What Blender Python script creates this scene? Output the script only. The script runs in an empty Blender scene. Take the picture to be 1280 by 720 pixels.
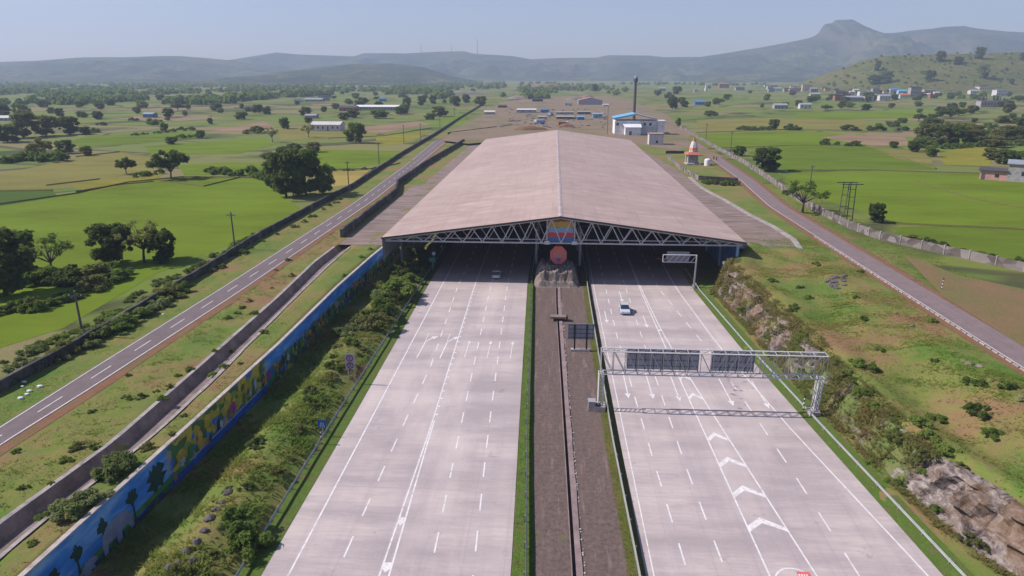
import bpy, math, random
import numpy as np
from mathutils import Vector, noise as mn
R = math.radians
rnd = random.Random(7)
S = bpy.context.scene
COL = S.collection

# ------------------------------------------------------------------ camera
H = 42.0; F = 865.0; PITCH = R(17.2); YAW = math.atan(54*math.cos(PITCH)/F)
cam_d = bpy.data.cameras.new('camera'); cam = bpy.data.objects.new('camera', cam_d); COL.objects.link(cam)
cam.location = (0, 0, H); cam.rotation_euler = (math.pi/2-PITCH, 0, YAW)
cam_d.sensor_width = 36; cam_d.lens = 36*F/1280; cam_d.clip_start = .5; cam_d.clip_end = 30000
S.camera = cam

def ray(px, py):
    u = (px-640)/F; v = (py-360)/F
    f = math.cos(PITCH)-v*math.sin(PITCH); d = math.sin(PITCH)+v*math.cos(PITCH)
    c, s = math.cos(YAW), math.sin(YAW)
    return (u*c-f*s, u*s+f*c, -d)
def at(px, py, z=0.0):                  # where on the level z a survey sight lands
    x, y, d = ray(px, py); t = (z-H)/d
    return (x*t, y*t)
def aty(px, py, Y):
    x, y, d = ray(px, py); t = Y/y
    return (x*t, H+d*t)

# ------------------------------------------------------------------ helpers
def tag(o, label=None, cat=None, group=None, kind=None):
    if label: o['label'] = label
    if cat: o['category'] = cat
    if group: o['group'] = group
    if kind: o['kind'] = kind
    return o
def empty(name, loc=(0, 0, 0), rz=0, parent=None):
    o = bpy.data.objects.new(name, None); COL.objects.link(o); o.location = loc; o.rotation_euler = (0, 0, rz)
    o.empty_display_size = .3
    if parent: o.parent = parent
    return o
def thing(name, loc, label, cat, group=None, rz=0):
    return tag(empty(name, loc, rz), label, cat, group)
def copy_tree(o, parent=None):
    c = o.copy(); COL.objects.link(c); c.parent = parent
    for ch in list(o.children): copy_tree(ch, c)
    return c

class MB:
    def __init__(s): s.v = []; s.f = []
    def quad(s, a, b, c, d):
        n = len(s.v); s.v += [a, b, c, d]; s.f.append((n, n+1, n+2, n+3)); return s
    def tri(s, a, b, c):
        n = len(s.v); s.v += [a, b, c]; s.f.append((n, n+1, n+2)); return s
    def box(s, x0, x1, y0, y1, z0, z1):
        n = len(s.v)
        s.v += [(x0,y0,z0),(x1,y0,z0),(x1,y1,z0),(x0,y1,z0),(x0,y0,z1),(x1,y0,z1),(x1,y1,z1),(x0,y1,z1)]
        for q in ((0,3,2,1),(4,5,6,7),(0,1,5,4),(1,2,6,5),(2,3,7,6),(3,0,4,7)): s.f.append(tuple(n+i for i in q))
        return s
    def cbox(s, c, d):
        return s.box(c[0]-d[0]/2, c[0]+d[0]/2, c[1]-d[1]/2, c[1]+d[1]/2, c[2]-d[2]/2, c[2]+d[2]/2)
    def tube(s, p0, p1, r0, r1=None, n=6, cap=True):
        r1 = r0 if r1 is None else r1
        p0 = Vector(p0); p1 = Vector(p1); d = (p1-p0)
        if d.length < 1e-6: return s
        d.normalize(); a = d.orthogonal().normalized(); b = d.cross(a); k = len(s.v)
        for p, r in ((p0, r0), (p1, r1)):
            for i in range(n):
                t = 2*math.pi*(i+.5)/n; s.v.append(tuple(p+a*(r*math.cos(t))+b*(r*math.sin(t))))
        for i in range(n): s.f.append((k+i, k+(i+1)%n, k+n+(i+1)%n, k+n+i))
        if cap:
            s.f.append(tuple(k+i for i in range(n))[::-1]); s.f.append(tuple(k+n+i for i in range(n)))
        return s
    def lathe(s, prof, n=12, c=(0, 0, 0)):
        k = len(s.v)
        for r, z in prof:
            for i in range(n):
                t = 2*math.pi*(i+.5)/n; s.v.append((c[0]+r*math.cos(t), c[1]+r*math.sin(t), c[2]+z))
        for j in range(len(prof)-1):
            for i in range(n): s.f.append((k+j*n+i, k+j*n+(i+1)%n, k+(j+1)*n+(i+1)%n, k+(j+1)*n+i))
        return s
    def prism(s, poly, z0, z1):         # poly: ccw list of (x,y)
        k = len(s.v); n = len(poly)
        s.v += [(x, y, z0) for x, y in poly]+[(x, y, z1) for x, y in poly]
        s.f.append(tuple(range(k+n, k+2*n))); s.f.append(tuple(range(k, k+n))[::-1])
        for i in range(n): s.f.append((k+i, k+(i+1)%n, k+n+(i+1)%n, k+n+i))
        return s
    def prism_y(s, poly, y0, y1):       # poly in x,z extruded along y
        k = len(s.v); n = len(poly)
        s.v += [(x, y0, z) for x, z in poly]+[(x, y1, z) for x, z in poly]
        s.f.append(tuple(range(k, k+n))); s.f.append(tuple(range(k+n, k+2*n))[::-1])
        for i in range(n): s.f.append((k+i, k+n+i, k+n+(i+1)%n, k+(i+1)%n))
        return s
    def strip(s, L, Rr, z):             # sheet between two polylines
        k = len(s.v); n = len(L)
        for (a, b) in zip(L, Rr):
            s.v.append((a[0], a[1], z if len(a) < 3 else a[2])); s.v.append((b[0], b[1], z if len(b) < 3 else b[2]))
        for i in range(n-1): s.f.append((k+2*i, k+2*i+1, k+2*i+3, k+2*i+2))
        return s
    def build(s, name, mat, parent=None, smooth=False):
        m = bpy.data.meshes.new(name); m.from_pydata(s.v, [], s.f); m.materials.append(mat)
        if smooth: m.polygons.foreach_set('use_smooth', [True]*len(m.polygons))
        m.update()
        o = bpy.data.objects.new(name, m); COL.objects.link(o)
        if parent: o.parent = parent
        return o

def np_mesh(name, V, Fq, mat, parent=None, k=4, smooth=False):
    V = np.asarray(V, dtype=np.float32).reshape(-1, 3); Fq = np.asarray(Fq, dtype=np.int32).reshape(-1, k)
    m = bpy.data.meshes.new(name)
    m.vertices.add(len(V)); m.vertices.foreach_set('co', V.ravel())
    m.loops.add(Fq.size); m.loops.foreach_set('vertex_index', Fq.ravel())
    m.polygons.add(len(Fq)); m.polygons.foreach_set('loop_start', np.arange(0, Fq.size, k, dtype=np.int32))
    m.polygons.foreach_set('loop_total', np.full(len(Fq), k, dtype=np.int32))
    if smooth: m.polygons.foreach_set('use_smooth', np.ones(len(Fq), dtype=bool))
    m.materials.append(mat); m.update(calc_edges=True); m.validate()
    o = bpy.data.objects.new(name, m); COL.objects.link(o)
    if parent: o.parent = parent
    return o

def lerp_tab(tab, y):
    if y <= tab[0][0]: return tab[0][1]
    for (a, va), (b, vb) in zip(tab, tab[1:]):
        if y <= b: return va+(vb-va)*(y-a)/(b-a)
    return tab[-1][1]
def sm(a, b, x):
    t = min(1, max(0, (x-a)/(b-a))); return t*t*(3-2*t)

# ------------------------------------------------------------------ materials
class NT:
    def __init__(s, name):
        s.m = bpy.data.materials.new(name); s.m.use_nodes = True; s.t = s.m.node_tree; s.t.nodes.clear()
        s.out = s.t.nodes.new('ShaderNodeOutputMaterial')
    def n(s, typ, **kw):
        o = s.t.nodes.new(typ)
        for k, v in kw.items(): setattr(o, k, v)
        return o
    def l(s, a, b): s.t.links.new(a, b)
    def pos(s): return s.n('ShaderNodeNewGeometry').outputs['Position']
    def mapping(s, vec, scale=(1, 1, 1), rot=0, loc=(0, 0, 0)):
        m = s.n('ShaderNodeMapping'); s.l(vec, m.inputs['Vector']); m.inputs['Scale'].default_value = scale
        m.inputs['Rotation'].default_value = (0, 0, rot); m.inputs['Location'].default_value = loc
        return m.outputs[0]
    def noise(s, vec, scale, detail=4, rough=.55, dist=0):
        n = s.n('ShaderNodeTexNoise'); s.l(vec, n.inputs['Vector']); n.inputs['Scale'].default_value = scale
        n.inputs['Detail'].default_value = detail; n.inputs['Roughness'].default_value = rough; n.inputs['Distortion'].default_value = dist
        return n.outputs['Fac']
    def ramp(s, fac, stops, interp='LINEAR'):
        r = s.n('ShaderNodeValToRGB'); s.l(fac, r.inputs[0]); cr = r.color_ramp; cr.interpolation = interp
        while len(cr.elements) > 1: cr.elements.remove(cr.elements[0])
        cr.elements[0].position = stops[0][0]; cr.elements[0].color = tuple(stops[0][1])+(1,)
        for p, c in stops[1:]:
            e = cr.elements.new(p); e.color = tuple(c)+(1,)
        return r.outputs[0]
    def mix(s, fac, a, b, mode='MIX'):
        m = s.n('ShaderNodeMix', data_type='RGBA', blend_type=mode)
        for sock, v in ((m.inputs[0], fac), (m.inputs[6], a), (m.inputs[7], b)):
            if hasattr(v, 'links'): s.l(v, sock)
            elif isinstance(v, (int, float)): sock.default_value = v
            else: sock.default_value = tuple(v)+(1,)
        return m.outputs[2]
    def step(s, fac, a, b):             # smooth 0..1 ramp between a and b
        r = s.n('ShaderNodeMapRange'); s.l(fac, r.inputs[0]); r.inputs[1].default_value = a; r.inputs[2].default_value = b
        return r.outputs[0]
    def math(s, op, a, b=0):
        m = s.n('ShaderNodeMath', operation=op)
        for sock, v in ((m.inputs[0], a), (m.inputs[1], b)):
            if hasattr(v, 'links'): s.l(v, sock)
            else: sock.default_value = v
        return m.outputs[0]
    def finish(s, col, rough=.85, metal=0, bump=None, bstr=.3, bdist=.1, spec=.3):
        p = s.n('ShaderNodeBsdfPrincipled')
        if hasattr(col, 'links'): s.l(col, p.inputs['Base Color'])
        else: p.inputs['Base Color'].default_value = tuple(col)+(1,)
        p.inputs['Roughness'].default_value = rough; p.inputs['Metallic'].default_value = metal
        p.inputs['Specular IOR Level'].default_value = spec
        if bump is not None:
            b = s.n('ShaderNodeBump'); s.l(bump, b.inputs['Height']); b.inputs['Strength'].default_value = bstr
            b.inputs['Distance'].default_value = bdist; s.l(b.outputs[0], p.inputs['Normal'])
        s.l(p.outputs[0], s.out.inputs[0]); return s.m

def simple(name, c, rough=.7, var=.25, scale=.8, metal=0, dirt=None, bstr=0, spec=.3):
    t = NT(name); tc = t.n('ShaderNodeTexCoord').outputs['Object']
    n1 = t.noise(tc, scale, 5, .6); n2 = t.noise(tc, scale*7, 3, .6)
    f = t.math('ADD', t.math('MULTIPLY', n1, .7), t.math('MULTIPLY', n2, .3))
    lo = tuple(x*(1-var) for x in c); hi = tuple(min(1, x*(1+var)) for x in c)
    col = t.ramp(f, [(.32, lo), (.68, hi)])
    if dirt: col = t.mix(t.step(t.noise(t.pos(), scale*2.3, 6, .65), .52, .68), col, dirt)
    return t.finish(col, rough, metal, n2 if bstr else None, bstr, .05, spec)

def leafy(name, c1, c2, c3, trans=.25, scale=.35, up=.4):
    t = NT(name); p = t.pos(); n = t.noise(p, scale, 3, .6)
    oi = t.n('ShaderNodeObjectInfo').outputs['Random']
    f = t.math('ADD', n, t.math('MULTIPLY', t.math('SUBTRACT', oi, .5), .4))
    col = t.ramp(f, [(.3, c1), (.5, c2), (.7, c3)])
    col = t.mix(t.step(t.noise(p, scale*14, 2, .5), .35, .75), t.mix(.12, col, (0.0, 0.0, 0.0)), t.mix(.15, col, (.5, .5, .2)))
    g_ = t.n('ShaderNodeNewGeometry'); va = t.n('ShaderNodeVectorMath', operation='ADD'); t.l(g_.outputs['Normal'], va.inputs[0]); va.inputs[1].default_value = (0, 0, up)
    vn = t.n('ShaderNodeVectorMath', operation='NORMALIZE'); t.l(va.outputs[0], vn.inputs[0])
    d = t.n('ShaderNodeBsdfDiffuse'); t.l(col, d.inputs[0]); t.l(vn.outputs[0], d.inputs['Normal']); tr = t.n('ShaderNodeBsdfTranslucent'); t.l(t.mix(.35, col, (.35, .45, .06)), tr.inputs[0])
    m = t.n('ShaderNodeMixShader'); m.inputs[0].default_value = trans; t.l(d.outputs[0], m.inputs[1]); t.l(tr.outputs[0], m.inputs[2])
    t.l(m.outputs[0], t.out.inputs[0]); return t.m

M = {}
# --- the big ground: patchwork of farm plots far out, rough turf close to the works
def ground_mat():
    t = NT('ground_turf_and_plots'); p = t.pos()
    sep = t.n('ShaderNodeSeparateXYZ'); t.l(p, sep.inputs[0])
    dist = t.n('ShaderNodeVectorMath', operation='ADD')
    nz = t.n('ShaderNodeTexNoise'); t.l(p, nz.inputs['Vector']); nz.inputs['Scale'].default_value = .006; nz.inputs['Detail'].default_value = 3
    sc = t.n('ShaderNodeVectorMath', operation='SCALE'); t.l(nz.outputs['Color'], sc.inputs[0]); sc.inputs['Scale'].default_value = 70
    t.l(p, dist.inputs[0]); t.l(sc.outputs[0], dist.inputs[1])
    v = t.n('ShaderNodeTexVoronoi', distance='CHEBYCHEV'); t.l(t.mapping(dist.outputs[0], (.0105, .0165, 0), .45), v.inputs['Vector']); v.inputs['Scale'].default_value = 1
    v.inputs['Randomness'].default_value = .85
    sv = t.n('ShaderNodeSeparateColor'); t.l(v.outputs['Color'], sv.inputs[0])
    plots = t.ramp(sv.outputs[0], [(0, (.13,.20,.028)), (.16, (.15,.19,.035)), (.3, (.17,.19,.06)), (.42, (.10,.165,.025)), (.52, (.21,.185,.085)), (.62, (.14,.185,.045)), (.74, (.24,.18,.11)), (.82, (.12,.18,.03)), (.92, (.20,.195,.07))], 'CONSTANT')
    # bunds round each plot
    v2 = t.n('ShaderNodeTexVoronoi', distance='CHEBYCHEV', feature='F2'); t.l(t.mapping(dist.outputs[0], (.0105, .0165, 0), .45), v2.inputs['Vector']); v2.inputs['Scale'].default_value = 1; v2.inputs['Randomness'].default_value = .85
    edge = t.math('SUBTRACT', v2.outputs['Distance'], v.outputs['Distance'])
    bund = t.step(edge, .05, .015)
    plots = t.mix(bund, plots, (.055, .07, .028))
    tex = t.noise(t.mapping(p, (.05, .25, 1), .3), 1, 6, .65)
    plots = t.mix(t.step(tex, .35, .75), plots, t.mix(.5, plots, (.16, .13, .06)))
    blob = t.noise(p, .02, 5, .6)
    plots = t.mix(t.math('MULTIPLY', t.step(blob, .56, .66), .75), plots, (.05, .075, .025))
    # turf beside the roads
    n1 = t.noise(p, .09, 6, .66); n2 = t.noise(p, .9, 5, .65); n3 = t.noise(p, 5, 3, .6)
    turf = t.ramp(n1, [(.36, (.25,.145,.08)), (.44, (.22,.18,.065)), (.51, (.165,.19,.045)), (.62, (.10,.175,.03))])
    turf = t.mix(t.math('MULTIPLY', t.step(n2, .45, .75), .7), turf, (.20, .145, .08))
    turf = t.mix(t.math('MULTIPLY', t.step(n3, .4, .75), .6), turf, t.mix(.5, turf, (.06, .09, .02)))
    # how far from the corridor
    ax = t.math('ABSOLUTE', sep.outputs[0]); f1 = t.step(ax, 66, 74)
    f2 = t.step(sep.outputs[1], 560, 760)
    f = t.math('MAXIMUM', f1, f2)
    col = t.mix(f, turf, plots)
    return t.finish(col, .95, 0, n2, .5, .25, .1)
M['ground'] = ground_mat()

def concrete_road():
    t = NT('road_concrete'); p = t.pos()
    big = t.noise(t.mapping(p, (.06, .22, 1)), 1, 5, .6); streak = t.noise(t.mapping(p, (.35, 3.2, 1)), 1, 5, .65)
    lane = t.noise(t.mapping(p, (.55, .02, 1)), 1, 4, .6); fine = t.noise(p, 6, 3, .6)
    col = t.ramp(big, [(.36, (.36,.305,.30)), (.5, (.445,.38,.37)), (.62, (.535,.46,.435))])
    col = t.mix(t.math('MULTIPLY', t.step(streak, .42, .68), .42), col, (.33, .27, .285))
    col = t.mix(t.math('MULTIPLY', t.step(lane, .45, .65), .38), col, (.35, .29, .31))
    col = t.mix(t.math('MULTIPLY', t.step(fine, .45, .8), .3), col, (.55, .49, .47))
    bl = t.n('ShaderNodeTexBrick'); t.l(p, bl.inputs['Vector']); bl.offset = 0; bl.inputs['Scale'].default_value = 1
    bl.inputs['Mortar Size'].default_value = .05; bl.inputs['Brick Width'].default_value = 3.75; bl.inputs['Row Height'].default_value = 4.5
    bl.inputs['Color1'].default_value = (0, 0, 0, 1); bl.inputs['Color2'].default_value = (.35, .35, .35, 1); bl.inputs['Mortar'].default_value = (1, 1, 1, 1)
    sb = t.n('ShaderNodeSeparateColor'); t.l(bl.outputs['Color'], sb.inputs[0])
    col = t.mix(t.math('MULTIPLY', sb.outputs[0], .30), col, (.30, .255, .27))
    st = t.noise(p, .35, 6, .7); col = t.mix(t.math('MULTIPLY', t.step(st, .62, .72), .55), col, (.20, .17, .18)); br = t.noise(t.mapping(p, (.12, .03, 1), 0, (7, 3, 0)), 1, 5, .6); col = t.mix(t.math('MULTIPLY', t.step(br, .52, .7), .5), col, (.62, .54, .51))
    sy = t.n('ShaderNodeSeparateXYZ'); t.l(p, sy.inputs[0]); dust_shade = t.noise(p, .3, 5, .6)   # dusty brown, with the canopy's shade painted into the road colour
    col = t.mix(t.math('MULTIPLY', t.step(t.math('ADD', sy.outputs[1], t.math('MULTIPLY', dust_shade, 8)), 142, 158), .85), col, t.mix(dust_shade, (.20, .125, .095), (.29, .185, .14)))
    return t.finish(col, .8, 0, fine, .15, .02)
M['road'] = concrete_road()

def asphalt(name, c):
    t = NT(name); p = t.pos()
    n = t.noise(p, .5, 6, .65); f = t.noise(p, 8, 3, .6); w = t.noise(t.mapping(p, (1.2, .03, 1)), 1, 3, .5)
    col = t.ramp(n, [(.3, tuple(x*.85 for x in c)), (.7, tuple(x*1.15 for x in c))])
    col = t.mix(t.math('MULTIPLY', t.step(f, .45, .7), .3), col, tuple(min(1, x*1.5) for x in c))
    col = t.mix(t.math('MULTIPLY', t.step(w, .4, .7), .3), col, tuple(x*.7 for x in c))
    return t.finish(col, .85, 0, f, .2, .02)
M['asphalt'] = asphalt('asphalt_weathered', (.155, .12, .125))
M['asphalt2'] = asphalt('asphalt_pale_weathered', (.20, .15, .15))
M['paint'] = simple('road_paint', (.70, .67, .67), .7, .15, .9, dirt=(.49, .43, .43))
M['paintred'] = simple('road_paint_red', (.62, .12, .12), .6, .15)

def gravel():
    t = NT('median_gravel'); p = t.pos()
    a = t.noise(p, 1.8, 6, .75); b = t.noise(p, 9, 3, .7); c = t.noise(t.mapping(p, (.5, .06, 1)), 1, 4, .6)
    col = t.ramp(a, [(.3, (.075,.055,.05)), (.5, (.125,.088,.078)), (.7, (.18,.13,.115))])
    col = t.mix(t.step(b, .55, .72), col, (.24, .185, .175))
    col = t.mix(t.math('MULTIPLY', t.step(c, .5, .7), .35), col, (.19, .13, .105))
    wd = t.noise(p, .28, 6, .7); col = t.mix(t.math('MULTIPLY', t.step(wd, .60, .68), .7), col, (.12, .13, .045)); pk = t.noise(t.mapping(p, (1.2, .12, 1), 0, (3, 9, 0)), 1, 5, .7); col = t.mix(t.math('MULTIPLY', t.step(pk, .56, .66), .55), col, (.27, .19, .17))
    return t.finish(col, .95, 0, b, .6, .06)
M['gravel'] = gravel()
def grass_mat(name, a, b, c, s=.5):
    t = NT(name); p = t.pos(); n = t.noise(p, s, 6, .65); f = t.noise(p, 6, 3, .6)
    col = t.ramp(n, [(.32, a), (.5, b), (.68, c)]); col = t.mix(t.step(f, .4, .75), col, t.mix(.45, col, (.03, .04, .01)))
    return t.finish(col, .95, 0, f, .6, .1, .1)
M['verge_green'] = grass_mat('verge_grass_bright', (.15,.125,.06), (.085,.14,.025), (.11,.17,.035), .8)
M['verge_olive'] = grass_mat('verge_grass_olive', (.12,.10,.045), (.12,.12,.03), (.16,.13,.06))
M['verge_rust'] = grass_mat('verge_rusty_grass', (.15,.16,.05), (.21,.145,.075), (.25,.15,.09), .12)
M['dirt'] = grass_mat('bare_dirt', (.26,.19,.155), (.24,.175,.12), (.15,.16,.06), .035)
M['reddirt'] = grass_mat('red_earth', (.20,.095,.06), (.24,.125,.08), (.17,.13,.06), .3)
M['concrete'] = simple('weathered_concrete', (.33, .29, .28), .9, .3, .35, dirt=(.16, .14, .13), bstr=.3)
M['concrete_pale'] = simple('pale_concrete', (.42, .37, .35), .9, .25, .5, dirt=(.26, .22, .2), bstr=.3)
def apron_mat():
    t = NT('dusty_concrete_apron'); p = t.pos()
    s = t.noise(t.mapping(p, (.12, .55, 1)), 1, 6, .7); b = t.noise(p, .08, 4, .6)
    col = t.ramp(s, [(.35, (.13,.095,.085)), (.5, (.22,.165,.145)), (.62, (.27,.205,.18)), (.72, (.42,.35,.32))])
    col = t.mix(t.math('MULTIPLY', t.step(b, .5, .65), .4), col, (.2, .14, .1))
    return t.finish(col, .9, 0, s, .3, .05)
M['apron'] = apron_mat()
def stone_mat(name, c1, c2, c3, s=2.2):
    t = NT(name); p = t.pos()
    v = t.n('ShaderNodeTexVoronoi'); t.l(t.mapping(p, (1, 1, 1.6)), v.inputs['Vector']); v.inputs['Scale'].default_value = s
    sv = t.n('ShaderNodeSeparateColor'); t.l(v.outputs['Color'], sv.inputs[0])
    col = t.ramp(sv.outputs[0], [(0, c1), (.5, c2), (1, c3)])
    col = t.mix(t.step(t.noise(p, .25, 5, .6), .5, .68), col, t.mix(.5, col, (.22, .2, .19)))
    return t.finish(col, .9, 0, v.outputs['Distance'], .6, .15)
M['darkstone'] = stone_mat('black_basalt_masonry', (.022,.02,.022), (.045,.04,.042), (.07,.062,.064))
M['greystone'] = stone_mat('grey_stained_masonry', (.09,.075,.07), (.15,.125,.115), (.27,.235,.225), .5)
def rock_mat():
    t = NT('cut_rock'); p = t.pos(); tc = t.mapping(p, (1.0, .7, 1.3))
    a = t.noise(tc, .7, 8, .7, 1.2); b = t.noise(p, .13, 4, .6); f = t.noise(p, 5, 4, .7)
    col = t.ramp(a, [(.38, (.035,.028,.027)), (.46, (.13,.10,.092)), (.54, (.23,.19,.175)), (.66, (.38,.33,.31))])
    col = t.mix(t.step(b, .5, .6), col, t.mix(.55, col, (.2, .12, .06)))
    sy = t.n('ShaderNodeSeparateXYZ'); t.l(p, sy.inputs[0]); far_ = t.math('MULTIPLY', t.step(sy.outputs[1], 63, 69), t.math('SUBTRACT', 1, t.math('MULTIPLY', t.step(sy.outputs[1], 88, 94), .45))); cv = t.math('ADD', t.noise(p, .22, 6, .65), t.math('MULTIPLY', far_, .24))
    col = t.mix(t.math('MULTIPLY', t.step(cv, .66, .72), .92), col, t.mix(t.step(b, .42, .56), t.mix(t.step(f, .4, .7), (.09, .15, .03), (.15, .18, .045)), t.mix(t.step(f, .4, .65), (.20, .14, .07), (.13, .15, .04))))
    return t.finish(col, .95, 0, f, .7, .15)
M['rock'] = rock_mat()
M['darkrock'] = simple('dark_basalt_boulder', (.12, .10, .105), .95, .45, 1.5, bstr=.5)
M['mound'] = simple('grey_rubble', (.22, .18, .16), .95, .5, .5, dirt=(.14, .10, .08), bstr=.6)
def roof_mat():
    t = NT('canopy_roof_sheet'); p = t.pos()
    a = t.noise(t.mapping(p, (.05, .3, 1)), 1, 6, .65); b = t.noise(t.mapping(p, (.8, .03, 1)), 1, 4, .6); c = t.noise(p, .03, 4, .5)
    col = t.ramp(a, [(.32, (.365,.26,.22)), (.52, (.445,.325,.28)), (.7, (.54,.405,.35))])
    col = t.mix(t.math('MULTIPLY', t.step(b, .45, .65), .4), col, (.36, .26, .235))
    col = t.mix(t.math('MULTIPLY', t.step(c, .45, .65), .3), col, (.54, .42, .365))
    w = t.n('ShaderNodeTexWave', bands_direction='Y'); t.l(p, w.inputs['Vector']); w.inputs['Scale'].default_value = .05
    w.inputs['Distortion'].default_value = 0
    bl = t.n('ShaderNodeTexBrick'); t.l(p, bl.inputs['Vector']); bl.offset = .5; bl.inputs['Scale'].default_value = 1
    bl.inputs['Mortar Size'].default_value = .14; bl.inputs['Brick Width'].default_value = 9.3; bl.inputs['Row Height'].default_value = 11.3
    bl.inputs['Color1'].default_value = (0, 0, 0, 1); bl.inputs['Color2'].default_value = (.5, .5, .5, 1); bl.inputs['Mortar'].default_value = (1, 1, 1, 1)
    sb = t.n('ShaderNodeSeparateColor'); t.l(bl.outputs['Color'], sb.inputs[0])
    col = t.mix(t.math('MULTIPLY', sb.outputs[0], .42), col, (.30, .21, .19))
    cw = t.n('ShaderNodeTexWave', bands_direction='Y'); t.l(p, cw.inputs['Vector']); cw.inputs['Scale'].default_value = 1.1
    return t.finish(col, .55, 0, cw.outputs['Fac'], .12, .03, .35)
M['roof'] = roof_mat()
M['steel'] = simple('galvanised_steel', (.42, .42, .44), .45, .15, 1.5, .3, spec=.5)
M['steelwhite'] = simple('pale_painted_steel', (.55, .54, .56), .5, .12, 1.0)
M['steeldark'] = simple('dark_steel', (.10, .095, .10), .6, .3, 1.5)
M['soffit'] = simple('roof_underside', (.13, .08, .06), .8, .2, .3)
M['signback'] = simple('aluminium_sign_back', (.30, .32, .38), .6, .2, .8, .2)
M['rail'] = simple('guardrail_zinc', (.30, .31, .31), .55, .2, 1.0, .3)
M['black'] = simple('black_paint', (.03, .03, .032), .5, .2)
M['white'] = simple('white_paint', (.72, .72, .72), .6, .08, 1.0)
M['whitewall'] = simple('whitewashed_wall', (.56, .54, .54), .85, .15, .4, dirt=(.42, .38, .36))
M['workswall'] = simple('bright_white_wall', (.74, .74, .76), .85, .1, .4, dirt=(.5, .48, .48))
M['greywall'] = simple('grey_plaster_wall', (.33, .31, .32), .9, .2, .4, dirt=(.2, .18, .17))
M['pinkwall'] = simple('pink_plaster_wall', (.50, .27, .25), .9, .2, .4)
M['creamwall'] = simple('cream_plaster_wall', (.60, .52, .38), .9, .15, .4)
M['brickwall'] = simple('red_brick_wall', (.30, .13, .10), .9, .2, .8)
M['bluesheet'] = simple('blue_sheet_metal', (.07, .20, .45), .5, .2, .5)
M['cyansheet'] = simple('light_blue_sheet_metal', (.16, .42, .62), .5, .15, .5)
M['greysheet'] = simple('grey_sheet_metal', (.30, .32, .36), .5, .2, .5)
M['redroof'] = simple('terracotta_roof', (.42, .14, .09), .8, .25, .8)
M['darkroof'] = simple('dark_tin_roof', (.075, .065, .07), .7, .3, .5)
M['glass'] = simple('dark_glass', (.03, .035, .045), .12, .1, 1, 0, spec=.8)
M['red'] = simple('red_paint', (.60, .07, .06), .5, .1)
M['signred'] = simple('sign_red_faded', (.72, .17, .16), .5, .1)
M['signorange'] = simple('sign_orange', (.75, .22, .08), .5, .1)
M['blue'] = simple('sign_blue', (.04, .12, .42), .5, .1)
M['green'] = simple('sign_green', (.03, .22, .16), .5, .1)
M['violet'] = simple('sign_ring_purple', (.16, .05, .16), .5, .1)
M['plate'] = simple('sign_plate', (.50, .42, .46), .5, .1)
M['yellow'] = simple('ochre_paint', (.55, .33, .06), .6, .1)
M['lightblue'] = simple('pale_blue_paint', (.26, .40, .56), .6, .1)
M['magenta'] = simple('mural_magenta', (.30, .03, .20), .7, .2)
M['muraldark'] = simple('mural_dark_green', (.012, .05, .035), .7, .4, .8)
M['muralgrey'] = simple('mural_grey', (.22, .24, .33), .7, .3, .8)
M['muralwhite'] = simple('mural_white', (.42, .45, .52), .7, .3, .8)
M['muralorange'] = simple('mural_orange', (.40, .13, .05), .7, .3, .8)
M['muralgreen'] = simple('mural_green', (.06, .19, .035), .7, .3, .8)
M['muralocean'] = simple('mural_blue_band', (.02, .09, .36), .7, .3, .8)
M['skin'] = simple('skin', (.25, .14, .09), .7, .1)
M['cloth1'] = simple('dark_cloth', (.04, .04, .05), .9, .2)
M['carwhite'] = simple('car_silver', (.62, .64, .68), .25, .04, 1, .2, spec=.6)
M['carblue'] = simple('car_pale_blue_silver', (.52, .60, .70), .3, .04, 1, .1, spec=.6)
M['carred'] = simple('car_red', (.35, .03, .03), .3, .05, 1, spec=.6)
M['tyre'] = simple('rubber', (.02, .02, .02), .9, .1)
M['lamp_lens'] = simple('lamp_lens', (.7, .7, .68), .2, .05)
M['taillens'] = simple('tail_lens', (.35, .02, .02), .2, .05)
M['trunk'] = simple('tree_bark', (.10, .075, .06), .95, .3, 1.5)
M['leaf_dark'] = leafy('leaf_dark', (0.039,0.064,0.021), (0.060,0.094,0.030), (0.094,0.129,0.044), .35)
M['leaf_mid'] = leafy('leaf_mid', (0.066,0.114,0.026), (0.102,0.168,0.036), (0.156,0.222,0.050), .4)
M['leaf_olive'] = leafy('leaf_olive', (0.103,0.115,0.041), (0.149,0.155,0.055), (0.201,0.190,0.075), .4)
M['leaf_light'] = leafy('leaf_light', (0.109,0.172,0.034), (0.155,0.230,0.046), (0.207,0.282,0.063), .45)
M['leaf_grey'] = leafy('leaf_greygreen', (0.115,0.161,0.063), (0.167,0.213,0.081), (0.230,0.259,0.127), .45)
M['grassA'] = leafy('grass_blades_mixed', (.29,.17,.09), (.225,.225,.06), (.14,.235,.035), .45, .09, 1.5)
M['grassB'] = leafy('grass_blades_green', (.075,.15,.022), (.10,.19,.03), (.14,.21,.04), .45, .3, 1.5)
M['grassC'] = leafy('grass_blades_dry', (.27,.175,.085), (.22,.215,.06), (.14,.215,.04), .45, .1, 1.5)

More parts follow.
